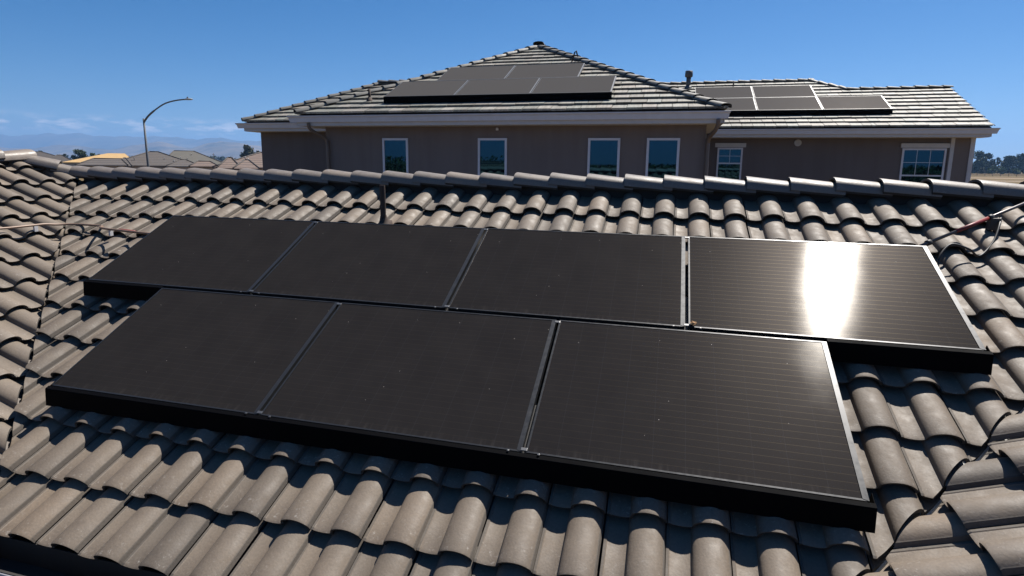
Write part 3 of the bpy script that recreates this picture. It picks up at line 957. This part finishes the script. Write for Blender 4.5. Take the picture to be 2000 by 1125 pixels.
# eave: soffit, fascia and gutter
def eave(x0, x1, y0, yw, zc, ends):
    z = CAM.z + zc * Q
    mb = MB()
    a, b = RP(x0, y0, 0), RP(x1, yw, 0)
    mb.box(a.x + .06, b.x - .06, a.y + .015, b.y, z - .235, z - .20)
    mb.build('soffit', M['trim'], big)
    mb = MB(); mb.box(a.x + .03, b.x - .03, a.y, a.y + .02, z - .225, z - .02); mb.build('fascia', M['trim'], big)
    # K-style gutter, flared profile seen from the front
    prof = [(0, -.02), (0, -.150), (.055, -.150), (.068, -.11), (.085, -.06), (.115, -.03), (.118, -.012), (.112, -.012), (.105, -.03)]
    mb = MB(); L = [RP(x0, y0, 0).x, RP(x1, y0, 0).x]
    va = [mb.vert((L[0] - (.09 + u * .6 if ends[0] else 0), a.y - u, z + v)) for u, v in prof]
    vb = [mb.vert((L[1] + (.02 + u * .6 if ends[1] else 0), a.y - u, z + v)) for u, v in prof]
    n = len(prof)
    for k in range(n): mb.face([va[k], va[(k + 1) % n], vb[(k + 1) % n], vb[k]])
    mb.face(va); mb.face(vb[::-1])
    mb.build('gutter', M['gutter'], big)
eave(FX0, FX1, FY, 14.0, FH, (True, True))
eave(LX0, -8.95, LY, 16.6, LH, (True, False))
eave(.78, RX1 + .05, RY, 20.6, RH, (False, True))
# side eaves
mb = MB(); a, b = RP(.78, 13.55, 0), RP(FX1, 20, 0); z = CAM.z + FH * Q
mb.box(a.x, b.x - .05, a.y + .4, b.y - .1, z - .232, z - .198)
mb.build('soffit', M['trim'], big); mb = MB()
a, b = RP(FX0, 13.55, 0), RP(-8.95, 16, 0)
mb.box(a.x + .05, b.x, a.y + .4, b.y - .1, z - .232, z - .198)
mb.build('soffit', M['trim'], big); mb = MB()
a, b = RP(LX0, 16.6, 0), RP(-13.04, 22, 0)
mb.box(a.x + .05, b.x, a.y, b.y, z - .22, z - .19)
mb.build('soffit', M['trim'], big)
mb = MB()
a = RP(FX1, 13.5, 0); b = RP(FX1, 20, 0); mb.box(a.x - .02, a.x + .0, a.y + .02, b.y - .15, z - .225, z - .02)
mb.build('fascia', M['trim'], big); mb = MB()
a = RP(FX0, 13.5, 0); b = RP(FX0, 16.1, 0); mb.box(a.x, a.x + .02, a.y + .02, b.y - .15, z - .225, z - .02)
mb.build('fascia', M['trim'], big)
# downspouts
def spout(pts, r=.038):
    mb = MB(); mb.tube(catmull([RP(*p) for p in pts], 5), r, 10); mb.build('downspout', M['downspout'], big)
spout([(.98, 13.42, .99), (.98, 13.46, .86), (.93, 13.6, .73), (.85, 13.82, .62), (.83, 13.9, .5), (.83, 13.92, .2), (.83, 13.92, -4.65 / Q)])
spout([(-9.10, 13.45, .98), (-9.10, 13.5, .84), (-9.02, 13.7, .72), (-8.9, 13.88, .6), (-8.86, 13.92, .45), (-8.86, 13.92, 0), (-8.86, 13.92, -4.65 / Q)])

# windows
def window(x0, x1, z0, z1, y, fw=.055, cols=0, rows=0, rail=None, lower_cols=False, blind=False):
    a, b = RP(x0, y, z0), RP(x1, y, z1)
    mb = MB(); w_ = fw * Q
    # frame proud of the wall
    y0, y1 = a.y - .03, a.y + .05
    mb.box(a.x, a.x + w_, y0, y1, a.z, b.z); mb.box(b.x - w_, b.x, y0, y1, a.z, b.z)
    mb.box(a.x + w_, b.x - w_, y0 + .001, y1, b.z - w_, b.z); mb.box(a.x + w_, b.x - w_, y0 + .001, y1, a.z, a.z + w_)
    f = mb.build('window', M['vinyl'], big)
    mb = MB(); mb.box(a.x + w_, b.x - w_, a.y - .012, a.y - .006, a.z + w_, b.z - w_); mb.build('pane', M['glass'], f)
    if rail is not None:
        rz = CAM.z + rail * Q
        mb = MB(); mb.box(a.x + w_, b.x - w_, y0 + .004, a.y - .004, rz - .02, rz + .02); mb.build('sash_rail', M['vinyl'], f)
        gz0 = rz + .02
    else: gz0 = a.z + w_
    if cols:
        mb = MB(); xs = a.x + w_; xe = b.x - w_; ze = b.z - w_
        for k in range(1, cols):
            xx = xs + (xe - xs) * k / cols; mb.box(xx - .006, xx + .006, a.y - .018, a.y - .013, gz0, ze)
        for k in range(1, rows):
            zz = gz0 + (ze - gz0) * k / rows; mb.box(xs, xe, a.y - .0185, a.y - .0135, zz - .006, zz + .006)
        mb.build('grille', M['vinyl'], f)
    return f
for x0, x1 in ((-7.27, -6.545), (-4.64, -3.885), (-1.88, -1.125), (-.515, .225)):
    window(x0, x1, -.95, .612, 14.0)
window(1.545, 2.335, -.50, .585, 20.6, cols=2, rows=2, rail=.075)
window(6.94, 8.12, -.65, .585, 20.6, cols=3, rows=2, rail=-.24)
for x0, x1 in ((1.46, 2.42), (6.88, 8.188)):
    mb = MB(); a, b = RP(x0, 20.6, .60), RP(x1, 20.6, .735); mb.box(a.x, b.x, a.y - .045, a.y + .01, a.z, b.z, bev=.004); mb.build('window_header', M['trim'], big)
# round attic vent
c = RP(3.967, 20.6, .745)
mb = MB(); mb.lathe([(.095, 0), (.095, .03), (.080, .045), (.070, .035), (.0, .034)], tuple(c + Vector((0, .0, 0))), 20, 0, (0, -1, 0))
for k in range(-2, 3): mb.box(c.x - .06, c.x + .06, c.y - .046, c.y - .032, c.z + k * .024 - .004, c.z + k * .024 + .004)
mb.build('wall_vent', M['trim'], big)
# small eave light
c = RP(-4.14, 13.98, .83); mb = MB(); mb.lathe([(.03, -.03), (.035, 0), (.022, .035)], tuple(c), 10); mb.build('eave_light', M['vinyl'], big)
# roof penetrations
def roof_pt(x, y, Y0, h): return RP(x, y, h + (y - Y0) * T2)
p = roof_pt(-7.75, 14.25, FY, FH)
mb = MB(); mb.tube([p, p + Vector((0, 0, .33))], .03, 10); mb.lathe([(.12, .0), (.075, .05), (.04, .13)], tuple(p + Vector((0, 0, .02))), 12)
mb.build('vent_pipe', M['rust'], big)
p = roof_pt(-2.85, 17.0, FY, FH)
mb = MB(); mb.tube([p, p + Vector((.09, .0, .30)), p + Vector((.12, .02, .34)), p + Vector((.16, .05, .20))], .018, 8); mb.build('vent_pipe', M['rust'], big)
p = roof_pt(.56, 23.6, RY, RH)
mb = MB(); mb.tube([p, p + Vector((0, 0, .42))], .075, 14); mb.lathe([(.10, .40), (.125, .42), (.125, .50), (.115, .60), (.03, .61)], tuple(p), 14); mb.lathe([(.17, .0), (.12, .07), (.08, .14)], tuple(p), 14)
mb.build('flue', M['flue'], big)
p = roof_pt(2.15, 23.4, RY, RH)
mb = MB(); mb.tube([p, p + Vector((0, 0, .30))], .02, 8); mb.build('vent_pipe', M['rust'], big)

# panels on its roofs
n2 = Vector((0, -T2, 1)).normalized(); e2 = Vector((0, 1, T2)).normalized()
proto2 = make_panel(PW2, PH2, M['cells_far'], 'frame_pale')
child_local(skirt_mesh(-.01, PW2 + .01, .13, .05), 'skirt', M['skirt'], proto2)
frow = []
g3 = .02
def far_panel(first, x, y, Y0, h, lab, group):
    o = proto2 if first else copy_thing(proto2)
    P = RP(x, y, h + (y - Y0) * T2) + n2 * .20
    o.matrix_world = slope_matrix(P, Vector((1, 0, 0)), e2, n2)
    tag(o, lab, 'solar panel', group)
STEP = (PW2 + g3) / Q
UPY = (PH2 + .02) / Q / math.sqrt(1 + T2 * T2)
gF = 'solar panels on the hip roof of the two storey house'
fx, fy = -7.22, 14.15
labs = ['grey solar panel at the left end of the lower row on the pyramid hip roof', 'grey solar panel in the middle of the lower row on the pyramid hip roof', 'grey solar panel at the right end of the lower row on the pyramid hip roof']
for i in range(3): far_panel(i == 0, fx + i * STEP, fy, FY, FH, labs[i], gF)
for i, lab in enumerate(['grey solar panel at the left of the upper pair, just below the hip roof peak', 'grey solar panel at the right of the upper pair, just below the hip roof peak']):
    far_panel(False, fx + .99 + i * STEP, fy + UPY, FY, FH, lab, gF)
gR = 'solar panels on the right hand roof of the two storey house'
rx, ry = .78, 20.95
for i, lab in enumerate(['pale edged solar panel mostly hidden behind the hip roof corner', 'pale edged solar panel in the middle of the lower row on the right roof', 'pale edged solar panel at the right end of the lower row on the right roof']):
    far_panel(False, rx + i * STEP, ry, RY, RH, lab, gR)
for i, lab in enumerate(['pale edged solar panel at the left of the upper pair near the flue', 'pale edged solar panel at the right of the upper pair on the right roof']):
    far_panel(False, rx + .02 + i * STEP, ry + UPY, RY, RH, lab, gR)

# ------------------------------------------------------------------ ground, hills, street
def ray_pt(px, py, D):
    """world point of a bearing at ground distance D along +Y, used only to survey positions"""
    d = c_right * ((px - 1000) / F_PX) - c_up * ((py - 562.5 + 52.2) / F_PX) + c_fwd
    return CAM + d * (D / d.y)

mb = MB()
S = 14000
mb.poly([(-S, -S, GROUND), (S, -S, GROUND), (S, S, GROUND), (-S, S, GROUND)])
tag(mb.build('ground', M['ground']), kind='structure')
def track(y, wdt, x0, x1, zz):
    mb = MB(); n = 30; L = []; 
    for k in range(n + 1):
        x = x0 + (x1 - x0) * k / n; yy = y + 4 * noise.noise((x * .01, y, 0)) - (x - x0) * .02
        L.append((mb.vert((x, yy - wdt / 2, GROUND + zz)), mb.vert((x, yy + wdt / 2, GROUND + zz))))
    for a, b in zip(L, L[1:]): mb.face([a[0], b[0], b[1], a[1]])
    tag(mb.build('dirt_track', M['dirt']), kind='structure')
track(258, 10, 60, 420, .004)
track(335, 16, 60, 520, .004)

def strip(name, x0, x1, y0, y1, z0, z1, mat):
    mb = MB(); mb.box(x0, x1, y0, y1, z0, z1)
    tag(mb.build(name, mat), kind='structure')
strip('street', -260, 55, 37.5, 46.5, GROUND - .3, GROUND + .02, M['asphalt'])
strip('pavement', -260, 55, 34.6, 37.5, GROUND - .3, GROUND + .14, M['concrete'])
strip('pavement', -260, 55, 46.5, 48.2, GROUND - .3, GROUND + .14, M['concrete'])

def hill_range(name, D, depth, prof, mat, seed, rough, nx=160, ny=24):
    """prof: list of (bearing pixel, height pixel over the horizon)"""
    mb = MB(); rows = []
    xs = [p[0] for p in prof]
    for j in range(ny + 1):
        row = []
        for i in range(nx + 1):
            px = xs[0] + (xs[-1] - xs[0]) * i / nx
            for (xa, ha), (xb, hb) in zip(prof, prof[1:]):
                if xa <= px <= xb:
                    t = (px - xa) / (xb - xa); t = t * t * (3 - 2 * t); hh = ha + (hb - ha) * t; break
            base = ray_pt(px, 400, D)
            dirv = Vector((base.x - CAM.x, base.y - CAM.y, 0)).normalized()
            s = j / ny
            env = math.sin(math.pi * min(1, s * 1.0)) ** .8 if s < .5 else 1 - (s - .5) * 1.2
            env = (s / .6) ** .8 if s < .6 else max(0, 1 - (s - .6) * 2.5)
            q = Vector((base.x, base.y, 0)) + dirv * (s - .6) * depth
            H = 1.22 * hh * D / F_PX
            nse = noise.fractal(Vector((q.x * .0011, q.y * .0011, seed)), .8, 2.1, 6)
            z = GROUND - 3 + (H + 4.65) * env * (1 + rough * nse * (1.15 - env * .75))
            row.append(mb.vert((q.x, q.y, z)))
        rows.append(row)
    for a, b in zip(rows, rows[1:]):
        for k in range(nx): mb.face([a[k], a[k + 1], b[k + 1], b[k]], 0, True)
    tag(mb.build(name, mat), kind='structure')
hill_range('mountain_range', 9500, 4200, [(-400, 48), (-100, 50), (60, 49), (110, 50), (200, 47), (300, 46), (400, 40), (520, 36), (650, 22), (800, 4)], M['hill_far'], 3.3, .35)
hill_range('foothills', 6000, 2600, [(-400, 18), (-50, 22), (60, 24), (150, 28), (200, 22), (225, 18), (280, 26), (330, 31), (375, 27), (430, 36), (478, 36), (530, 27), (620, 10), (700, 2)], M['hill_near'], 8.1, .5)

# ------------------------------------------------------------------ distant houses
def far_house(px0, px1, D, eave_z, ridge_z, depth, roof_m, wall_m, label, ridge_frac=(.5, .5), name='distant_house', vents=(), wings=(), cap=True):
    """a hip roofed house whose long side faces the foreground roof; eave_z, ridge_z are heights over the camera"""
    A, B = ray_pt(px0, 320, D), ray_pt(px1, 320, D)
    dv = Vector(((A.x + B.x) / 2 - CAM.x, D, 0)); dist = dv.length; dv.normalize()
    rt = Vector((dv.y, -dv.x, 0))
    x1 = (B - A).dot(rt) / 2; x0 = -x1
    P = Vector((CAM.x, CAM.y, CAM.z)) + dv * dist
    root = empty(name, None, label, 'house', 'houses in the distance at left',
                 Matrix(((rt.x, dv.x, 0, P.x), (rt.y, dv.y, 0, P.y), (0, 0, 1, CAM.z), (0, 0, 0, 1))))
    g = GROUND - CAM.z; y0, y1 = -depth / 2, depth / 2; ze, zr = eave_z, ridge_z
    mb = MB(); mb.box(x0 + .6, x1 - .6, y0 + .6, y1 - .6, g, ze - .05); child_local(mb, 'wall', wall_m, root)
    def hip(x0, x1, y0, y1, ze, zr, f0, f1):
        r0, r1 = x0 + (x1 - x0) * f0, x0 + (x1 - x0) * f1; ym = (y0 + y1) / 2
        mb = MB()
        v = [mb.vert(p) for p in ((x0, y0, ze), (x1, y0, ze), (x1, y1, ze), (x0, y1, ze))]
        if r1 - r0 < .3: r1 = r0 + .3
        a, b = mb.vert((r0, ym, zr)), mb.vert((r1, ym, zr))
        mb.face([v[0], v[1], b, a]); mb.face([v[1], v[2], b]); mb.face([v[2], v[3], a, b]); mb.face([v[3], v[0], a])
        w = [mb.vert(p) for p in ((x0, y0, ze - .25), (x1, y0, ze - .25), (x1, y1, ze - .25), (x0, y1, ze - .25))]
        for k in range(4): mb.face([w[k], w[(k + 1) % 4], v[(k + 1) % 4], v[k]])
        mb.face(w[::-1])
        rf = child_local(mb, 'roof', roof_m, root)
        if cap:
            for p, q in (((x0, y0, ze), (r0, ym, zr)), ((x1, y0, ze), (r1, ym, zr)), ((r0, ym, zr), (r1, ym, zr))):
                mb = MB(); mb.tube([Vector(p) + Vector((0, 0, .06)), Vector(q) + Vector((0, 0, .06))], .15, 6)
                child_local(mb, 'ridge_cap', M['roof_dark'], rf)
        return rf
    main = hip(x0, x1, y0, y1, ze, zr, *ridge_frac)
    for (fx0, fx1, proj, zr2) in wings:
        hip(x0 + (x1 - x0) * fx0, x0 + (x1 - x0) * fx1, y0 - proj, y0 + depth * .5, ze - .15, zr2, .42, .58)
        mb = MB(); mb.box(x0 + (x1 - x0) * fx0 + .4, x0 + (x1 - x0) * fx1 - .4, y0 - proj + .5, y0 + .6, g, ze - .2); child_local(mb, 'wall', wall_m, root)
    for (fx, fz, hh) in vents:
        ym = y0 + depth * .5 * fz; z = ze + (zr - ze) * fz; xx = x0 + (x1 - x0) * fx
        mb = MB(); mb.lathe([(.09, -.1), (.09, hh - .05), (.16, hh - .04), (.13, hh + .08)], (xx, ym, z), 8); child_local(mb, 'roof_vent', M['trim'], main)
    return root
far_house(213, 392, 140, -1.7, 2.25, 17, M['roof_greybrown'], M['stucco_tan'], 'distant house with grey brown hip roof directly behind the street lamp pole', (.47, .56),
          vents=((.30, .35, .9), (.62, .45, .3), (.72, .30, .3), (.80, .55, .3)), wings=((.13, .28, 3, .3), (.62, 1.02, 4, .0)))
far_house(318, 445, 185, -1.7, 3.3, 22, M['roof_olive'], M['stucco_tan'], 'distant house with olive grey hip roof, taller and behind its brown roofed neighbour', (.2, .5), vents=((.46, .7, .5), (.40, .4, .3)))
far_house(425, 600, 110, -1.4, 1.75, 18, M['roof_pink'], M['stucco_tan'], 'distant house with pinkish tan roof beside the left wall corner of the big house', (.5, .6),
          vents=((.33, .5, .5), (.36, .45, .3)), wings=((.05, .30, 3, .5), (.22, .48, 6, .1)))
far_house(126, 268, 160, -1.2, 2.0, 15, M['plywood'], M['stucco_tan'], 'distant unfinished house with bare yellow plywood roof', (.62, .86), cap=False)
far_house(150, 250, 115, -1.5, .05, 12, M['roof_greybrown'], M['stucco_tan'], 'low grey roofed distant house in front of the plywood roof', (.35, .9), vents=())
far_house(40, 152, 210, -1.5, 3.0, 18, M['roof_dark'], M['stucco_tan'], 'distant dark brown roofed house left of the plywood roof', (.2, .4), wings=((.45, .95, 3, 1.6),), vents=())
far_house(370, 428, 128, -1.6, -.35, 9, M['roof_pink'], M['stucco_tan'], 'low pinkish roofed distant house in front of the olive grey roof', (.3, .7), vents=())

# ------------------------------------------------------------------ trees
def tree(px, py_base, D, h, wd, mat, label, group, name='tree', seed=1, leaves=900, trunk_f=.25, leaf=.5, clumps=9, base_z=None, lean=0.):
    rnd = random.Random(seed)
    B = ray_pt(px, 330, D); B.z = GROUND if base_z is None else base_z
    root = empty(name, tuple(B), label, 'tree', group)
    bpy.context.view_layer.update()
    mb = MB()
    mb.tube([B, B + Vector((wd * .02, 0, h * .3)), B + Vector((wd * .05, 0, h * .65)), B + Vector((wd * .03, 0, h * .9))], [h * .035, h * .026, h * .014, h * .004], 8)
    cl = []
    for k in range(clumps):
        a = rnd.uniform(0, 6.28); t = rnd.uniform(trunk_f, .92)
        rr = wd * .5 * rnd.uniform(.15, .75) * (1 - abs(t - .5) * .7)
        c = B + Vector((rr * math.cos(a), rr * math.sin(a), h * t))
        cl.append((c, wd * rnd.uniform(.16, .27)))
        s = B + Vector((wd * .03, 0, h * max(.15, t - .25)))
        mb.tube([s, s.lerp(c, .5) + Vector((0, 0, h * .02)), c], [h * .012, h * .008, h * .003], 5)
    mb.build('trunk', M['bark'], root)
    mb = MB()
    for k in range(leaves):
        c, r = cl[rnd.randrange(len(cl))]
        d = Vector((rnd.gauss(0, 1), rnd.gauss(0, 1), rnd.gauss(0, .8)))
        d = d.normalized() * r * rnd.uniform(.25, 1.08)
        p = c + d
        if p.z > B.z + h: p.z = B.z + h - rnd.random() * .1 * h
        a = Vector((rnd.gauss(0, 1), rnd.gauss(0, 1), rnd.gauss(0, 1))).normalized(); b = a.orthogonal().normalized()
        q = Matrix.Rotation(rnd.uniform(0, 6.28), 3, a); b = q @ b; c2 = a.cross(b)
        s = leaf * rnd.uniform(.6, 1.3)
        t = min(1, max(0, rnd.gauss(.5, .3)))
        mb.poly([p + b * s * .7, p + c2 * s * .28, p - b * s * .7, p - c2 * s * .28], 0, t)
    mb.build('crown', mat, root)
gL = 'trees among the distant houses at left'
tree(159, 305, 260, 9.9, 7.6, M['leaf_dark'], 'round dark green tree rising behind the plywood roof', gL, seed=51, leaves=1500, leaf=.9, trunk_f=.3)
tree(184, 305, 262, 7.8, 6, M['leaf_green'], 'low green bushy tree just right of the round dark tree', gL, seed=52, leaves=900, leaf=.9)
tree(201, 305, 266, 7.4, 6, M['leaf_green'], 'smallest green bushy tree above the plywood ridge', gL, seed=53, leaves=900, leaf=.9)
tree(128, 305, 255, 7.2, 3.0, M['leaf_dark'], 'narrow green tree top between dark brown roof and round tree', gL, seed=54, leaves=500, leaf=.7)
tree(84, 300, 300, 10.2, 3.4, M['leaf_dark'], 'tiny dark tree top above the dark brown roof', gL, seed=55, leaves=500, leaf=.7)
tree(487, 300, 330, 14.6, 10.5, M['leaf_olive'], 'tall olive tree beside the left wall corner of the two storey house', gL, seed=56, leaves=3200, leaf=1.0, clumps=16)
tree(504, 300, 330, 12.2, 6, M['leaf_olive'], 'shorter olive tree half hidden by the left wall corner', gL, seed=57, leaves=1400, leaf=.9)
tree(474, 300, 335, 7.8, 2.6, M['leaf_dark'], 'small dark tree at the foot of the tall olive tree', gL, seed=58, leaves=500, leaf=.8)
gRt = 'trees across the dry field at right'
tr = [(1905, 640, 22.5, 17, 'leaf_dark', 'dark tree right against the corner board of the two storey house'), (1921, 650, 20, 16, 'leaf_dark', 'broad dark tree at the left of the gap in the far tree row'),
      (1932, 660, 18.5, 10, 'leaf_dark', 'dark tree edging the gap in the far tree row'), (1944, 650, 17, 8, 'leaf_dark', 'slim airy tree standing inside the gap in the far tree row'),
      (1949, 645, 13.5, 4, 'leaf_dark', 'pencil thin dark tree inside the gap in the far tree row'), (1962, 690, 15.5, 14, 'leaf_olive', 'hazy low tree at the right of the gap in the far tree row'),
      (1976, 680, 18, 17, 'leaf_dark', 'dark tree in the middle of the right hand clump'), (1990, 670, 20.5, 18, 'leaf_dark', 'tall dark tree near the right edge of the photo'),
      (2012, 660, 22, 20, 'leaf_dark', 'tallest dark tree cut by the right edge of the photo'), (1918, 610, 5.5, 6, 'leaf_olive', 'pale olive bush at the foot of the broad dark tree'),
      (1938, 600, 7.5, 8, 'leaf_green', 'green bushy tree standing in front of the gap'), (1890, 660, 22, 18, 'leaf_dark', 'dark tree mostly behind the two storey house'),
      (1958, 600, 6.5, 8, 'leaf_green', 'low green bush right of the pencil thin tree'), (1985, 610, 5, 9, 'leaf_green', 'low green bush below the tall dark trees')]
for k, (px, D, h, wd, m, lab) in enumerate(tr):
    h *= .93
    tree(px, 336, D, h, wd, M[m], lab, gRt, seed=70 + k, leaves=1700 if wd > 9 else 700, leaf=1.7 if wd > 9 else .9, trunk_f=.06, clumps=14 if wd > 9 else 8)
# far woodland line along the left horizon and behind the viewer
def wood(name, pts, hmin, hmax, n, leaf, seed, mat):
    rnd = random.Random(seed); mb = MB()
    for k in range(n):
        t = rnd.random() * (len(pts) - 1); i = int(t); f = t - i
        p = Vector(pts[i]).lerp(Vector(pts[i + 1]), f)
        hh = (hmin + (hmax - hmin) * (.5 + .5 * noise.noise((p.x * .03, p.y * .03, seed)) + .25 * noise.noise((p.x * .1, p.y * .1, seed))))
        p += Vector((rnd.gauss(0, 5), rnd.gauss(0, 5), rnd.random() ** .8 * hh))
        a = Vector((rnd.gauss(0, 1), rnd.gauss(0, 1), rnd.gauss(0, 1))).normalized(); b = a.orthogonal().normalized(); c = a.cross(b)
        s = leaf * rnd.uniform(.5, 1.2)
        mb.poly([p + b * s, p + c * s * .5, p - b * s, p - c * s * .5], 0, rnd.random())
    tag(mb.build(name, mat), kind='stuff')
g = GROUND
wood('far_woodland', [(-1500, 700, g), (-900, 900, g), (-450, 950, g), (-250, 980, g)], 6, 13, 6000, 3.0, 91, M['leaf_dark'])
wood('woodland_behind', [(-160, -20, g), (-110, -80, g), (-40, -95, g), (20, -90, g), (70, -95, g)], 3, 7, 30000, .45, 92, M['leaf_dark'])

# field fence across the dry grass
f = MB(); rnd = random.Random(6)
for k in range(90):
    x = 150 + k * 4; y = 415 - k * .1
    f.box(x - .08, x + .08, y - .08, y + .08, GROUND, GROUND + 1.5)
for zz in (.4, .8, 1.2):
    f.box(150, 506, 414.0, 414.06, GROUND + zz, GROUND + zz + .16)
tag(f.build('field_fence', M['fence_wood']), 'long low grey brown fence across the dry field before the far trees', 'fence')

# ------------------------------------------------------------------ street lamp
D = 38.0
base = CAM + Vector((-40.95, D, 0)); base.z = GROUND + .14
lamp = empty('street_lamp', tuple(base), 'tall grey street lamp with a long curved arm above the distant roofs', 'street lamp')
bpy.context.view_layer.update()
mb = MB(); top = CAM + Vector((-40.70, D, 3.22)); base.x = top.x
mb.tube([base, base + Vector((0, 0, .3)), base.lerp(top, .5), top], [.13, .105, .090, .075], 12); mb.lathe([(.2, 0), (.2, .03), (.14, .12)], tuple(base), 12)
mb.build('pole', M['galv'], lamp)
arm = [CAM + Vector(v) for v in ((-40.70, D, 2.95), (-40.2, D, 3.42), (-39.5, D, 3.86), (-38.6, D, 4.30), (-37.8, D, 4.50), (-37.0, D, 4.60), (-36.5, D, 4.62))]
mb = MB(); mb.tube(catmull(arm, 5), [.075] * 10 + [.055] * 21, 10); mb.build('arm', M['galv'], lamp)
hp = CAM + Vector((-36.5, D, 4.62))
mb = MB()
prof = [(0, .06, .05), (.12, .13, .09), (.35, .17, .10), (.60, .14, .07), (.72, .05, .03)]
rings = []
for x, wy, hz in prof:
    rings.append([mb.vert(hp + Vector((x - .05, wy * math.cos(t), hz * max(math.sin(t), -.55)))) for t in [2 * math.pi * k / 12 for k in range(12)]])
for a, b in zip(rings, rings[1:]):
    for k in range(12): mb.face([a[k], a[(k + 1) % 12], b[(k + 1) % 12], b[k]], 0, True)
mb.face(rings[0][::-1]); mb.face(rings[-1])
hd = mb.build('lamp_head', M['lamp_head'], lamp)
mb = MB(); mb.lathe([(.05, 0), (.05, .09), (.02, .11)], tuple(hp + Vector((.2, 0, .09))), 10); mb.build('photocell', M['dark_metal'], hd)

# utility pole far off
mb = MB(); p = ray_pt(419, 330, 300); p.z = GROUND
mb.tube([p, p + Vector((0, 0, 8.8))], [.2, .13], 8); mb.box(p.x - 1, p.x + 1, p.y - .08, p.y + .08, p.z + 8.0, p.z + 8.15)
tag(mb.build('utility_pole', M['wood_pole']), 'thin wooden utility pole with crossarm far off beyond the olive grey roof', 'pole')

# ------------------------------------------------------------------ haze
hm = bpy.data.materials.new('haze'); hm.use_nodes = True
hn = hm.node_tree; hn.nodes.remove(hn.nodes['Principled BSDF'])
pv = hn.nodes.new('ShaderNodeVolumePrincipled')
pv.inputs['Color'].default_value = (.30, .56, 1.0, 1); pv.inputs['Density'].default_value = 1.15e-4; pv.inputs['Anisotropy'].default_value = .2
hn.links.new(pv.outputs[0], hn.nodes['Material Output'].inputs['Volume'])
mb = MB(); mb.box(-S - 200, S + 200, -S - 200, S + 200, GROUND - 8, 640)
hz = mb.build('haze', hm)
tag(hz, kind='stuff')
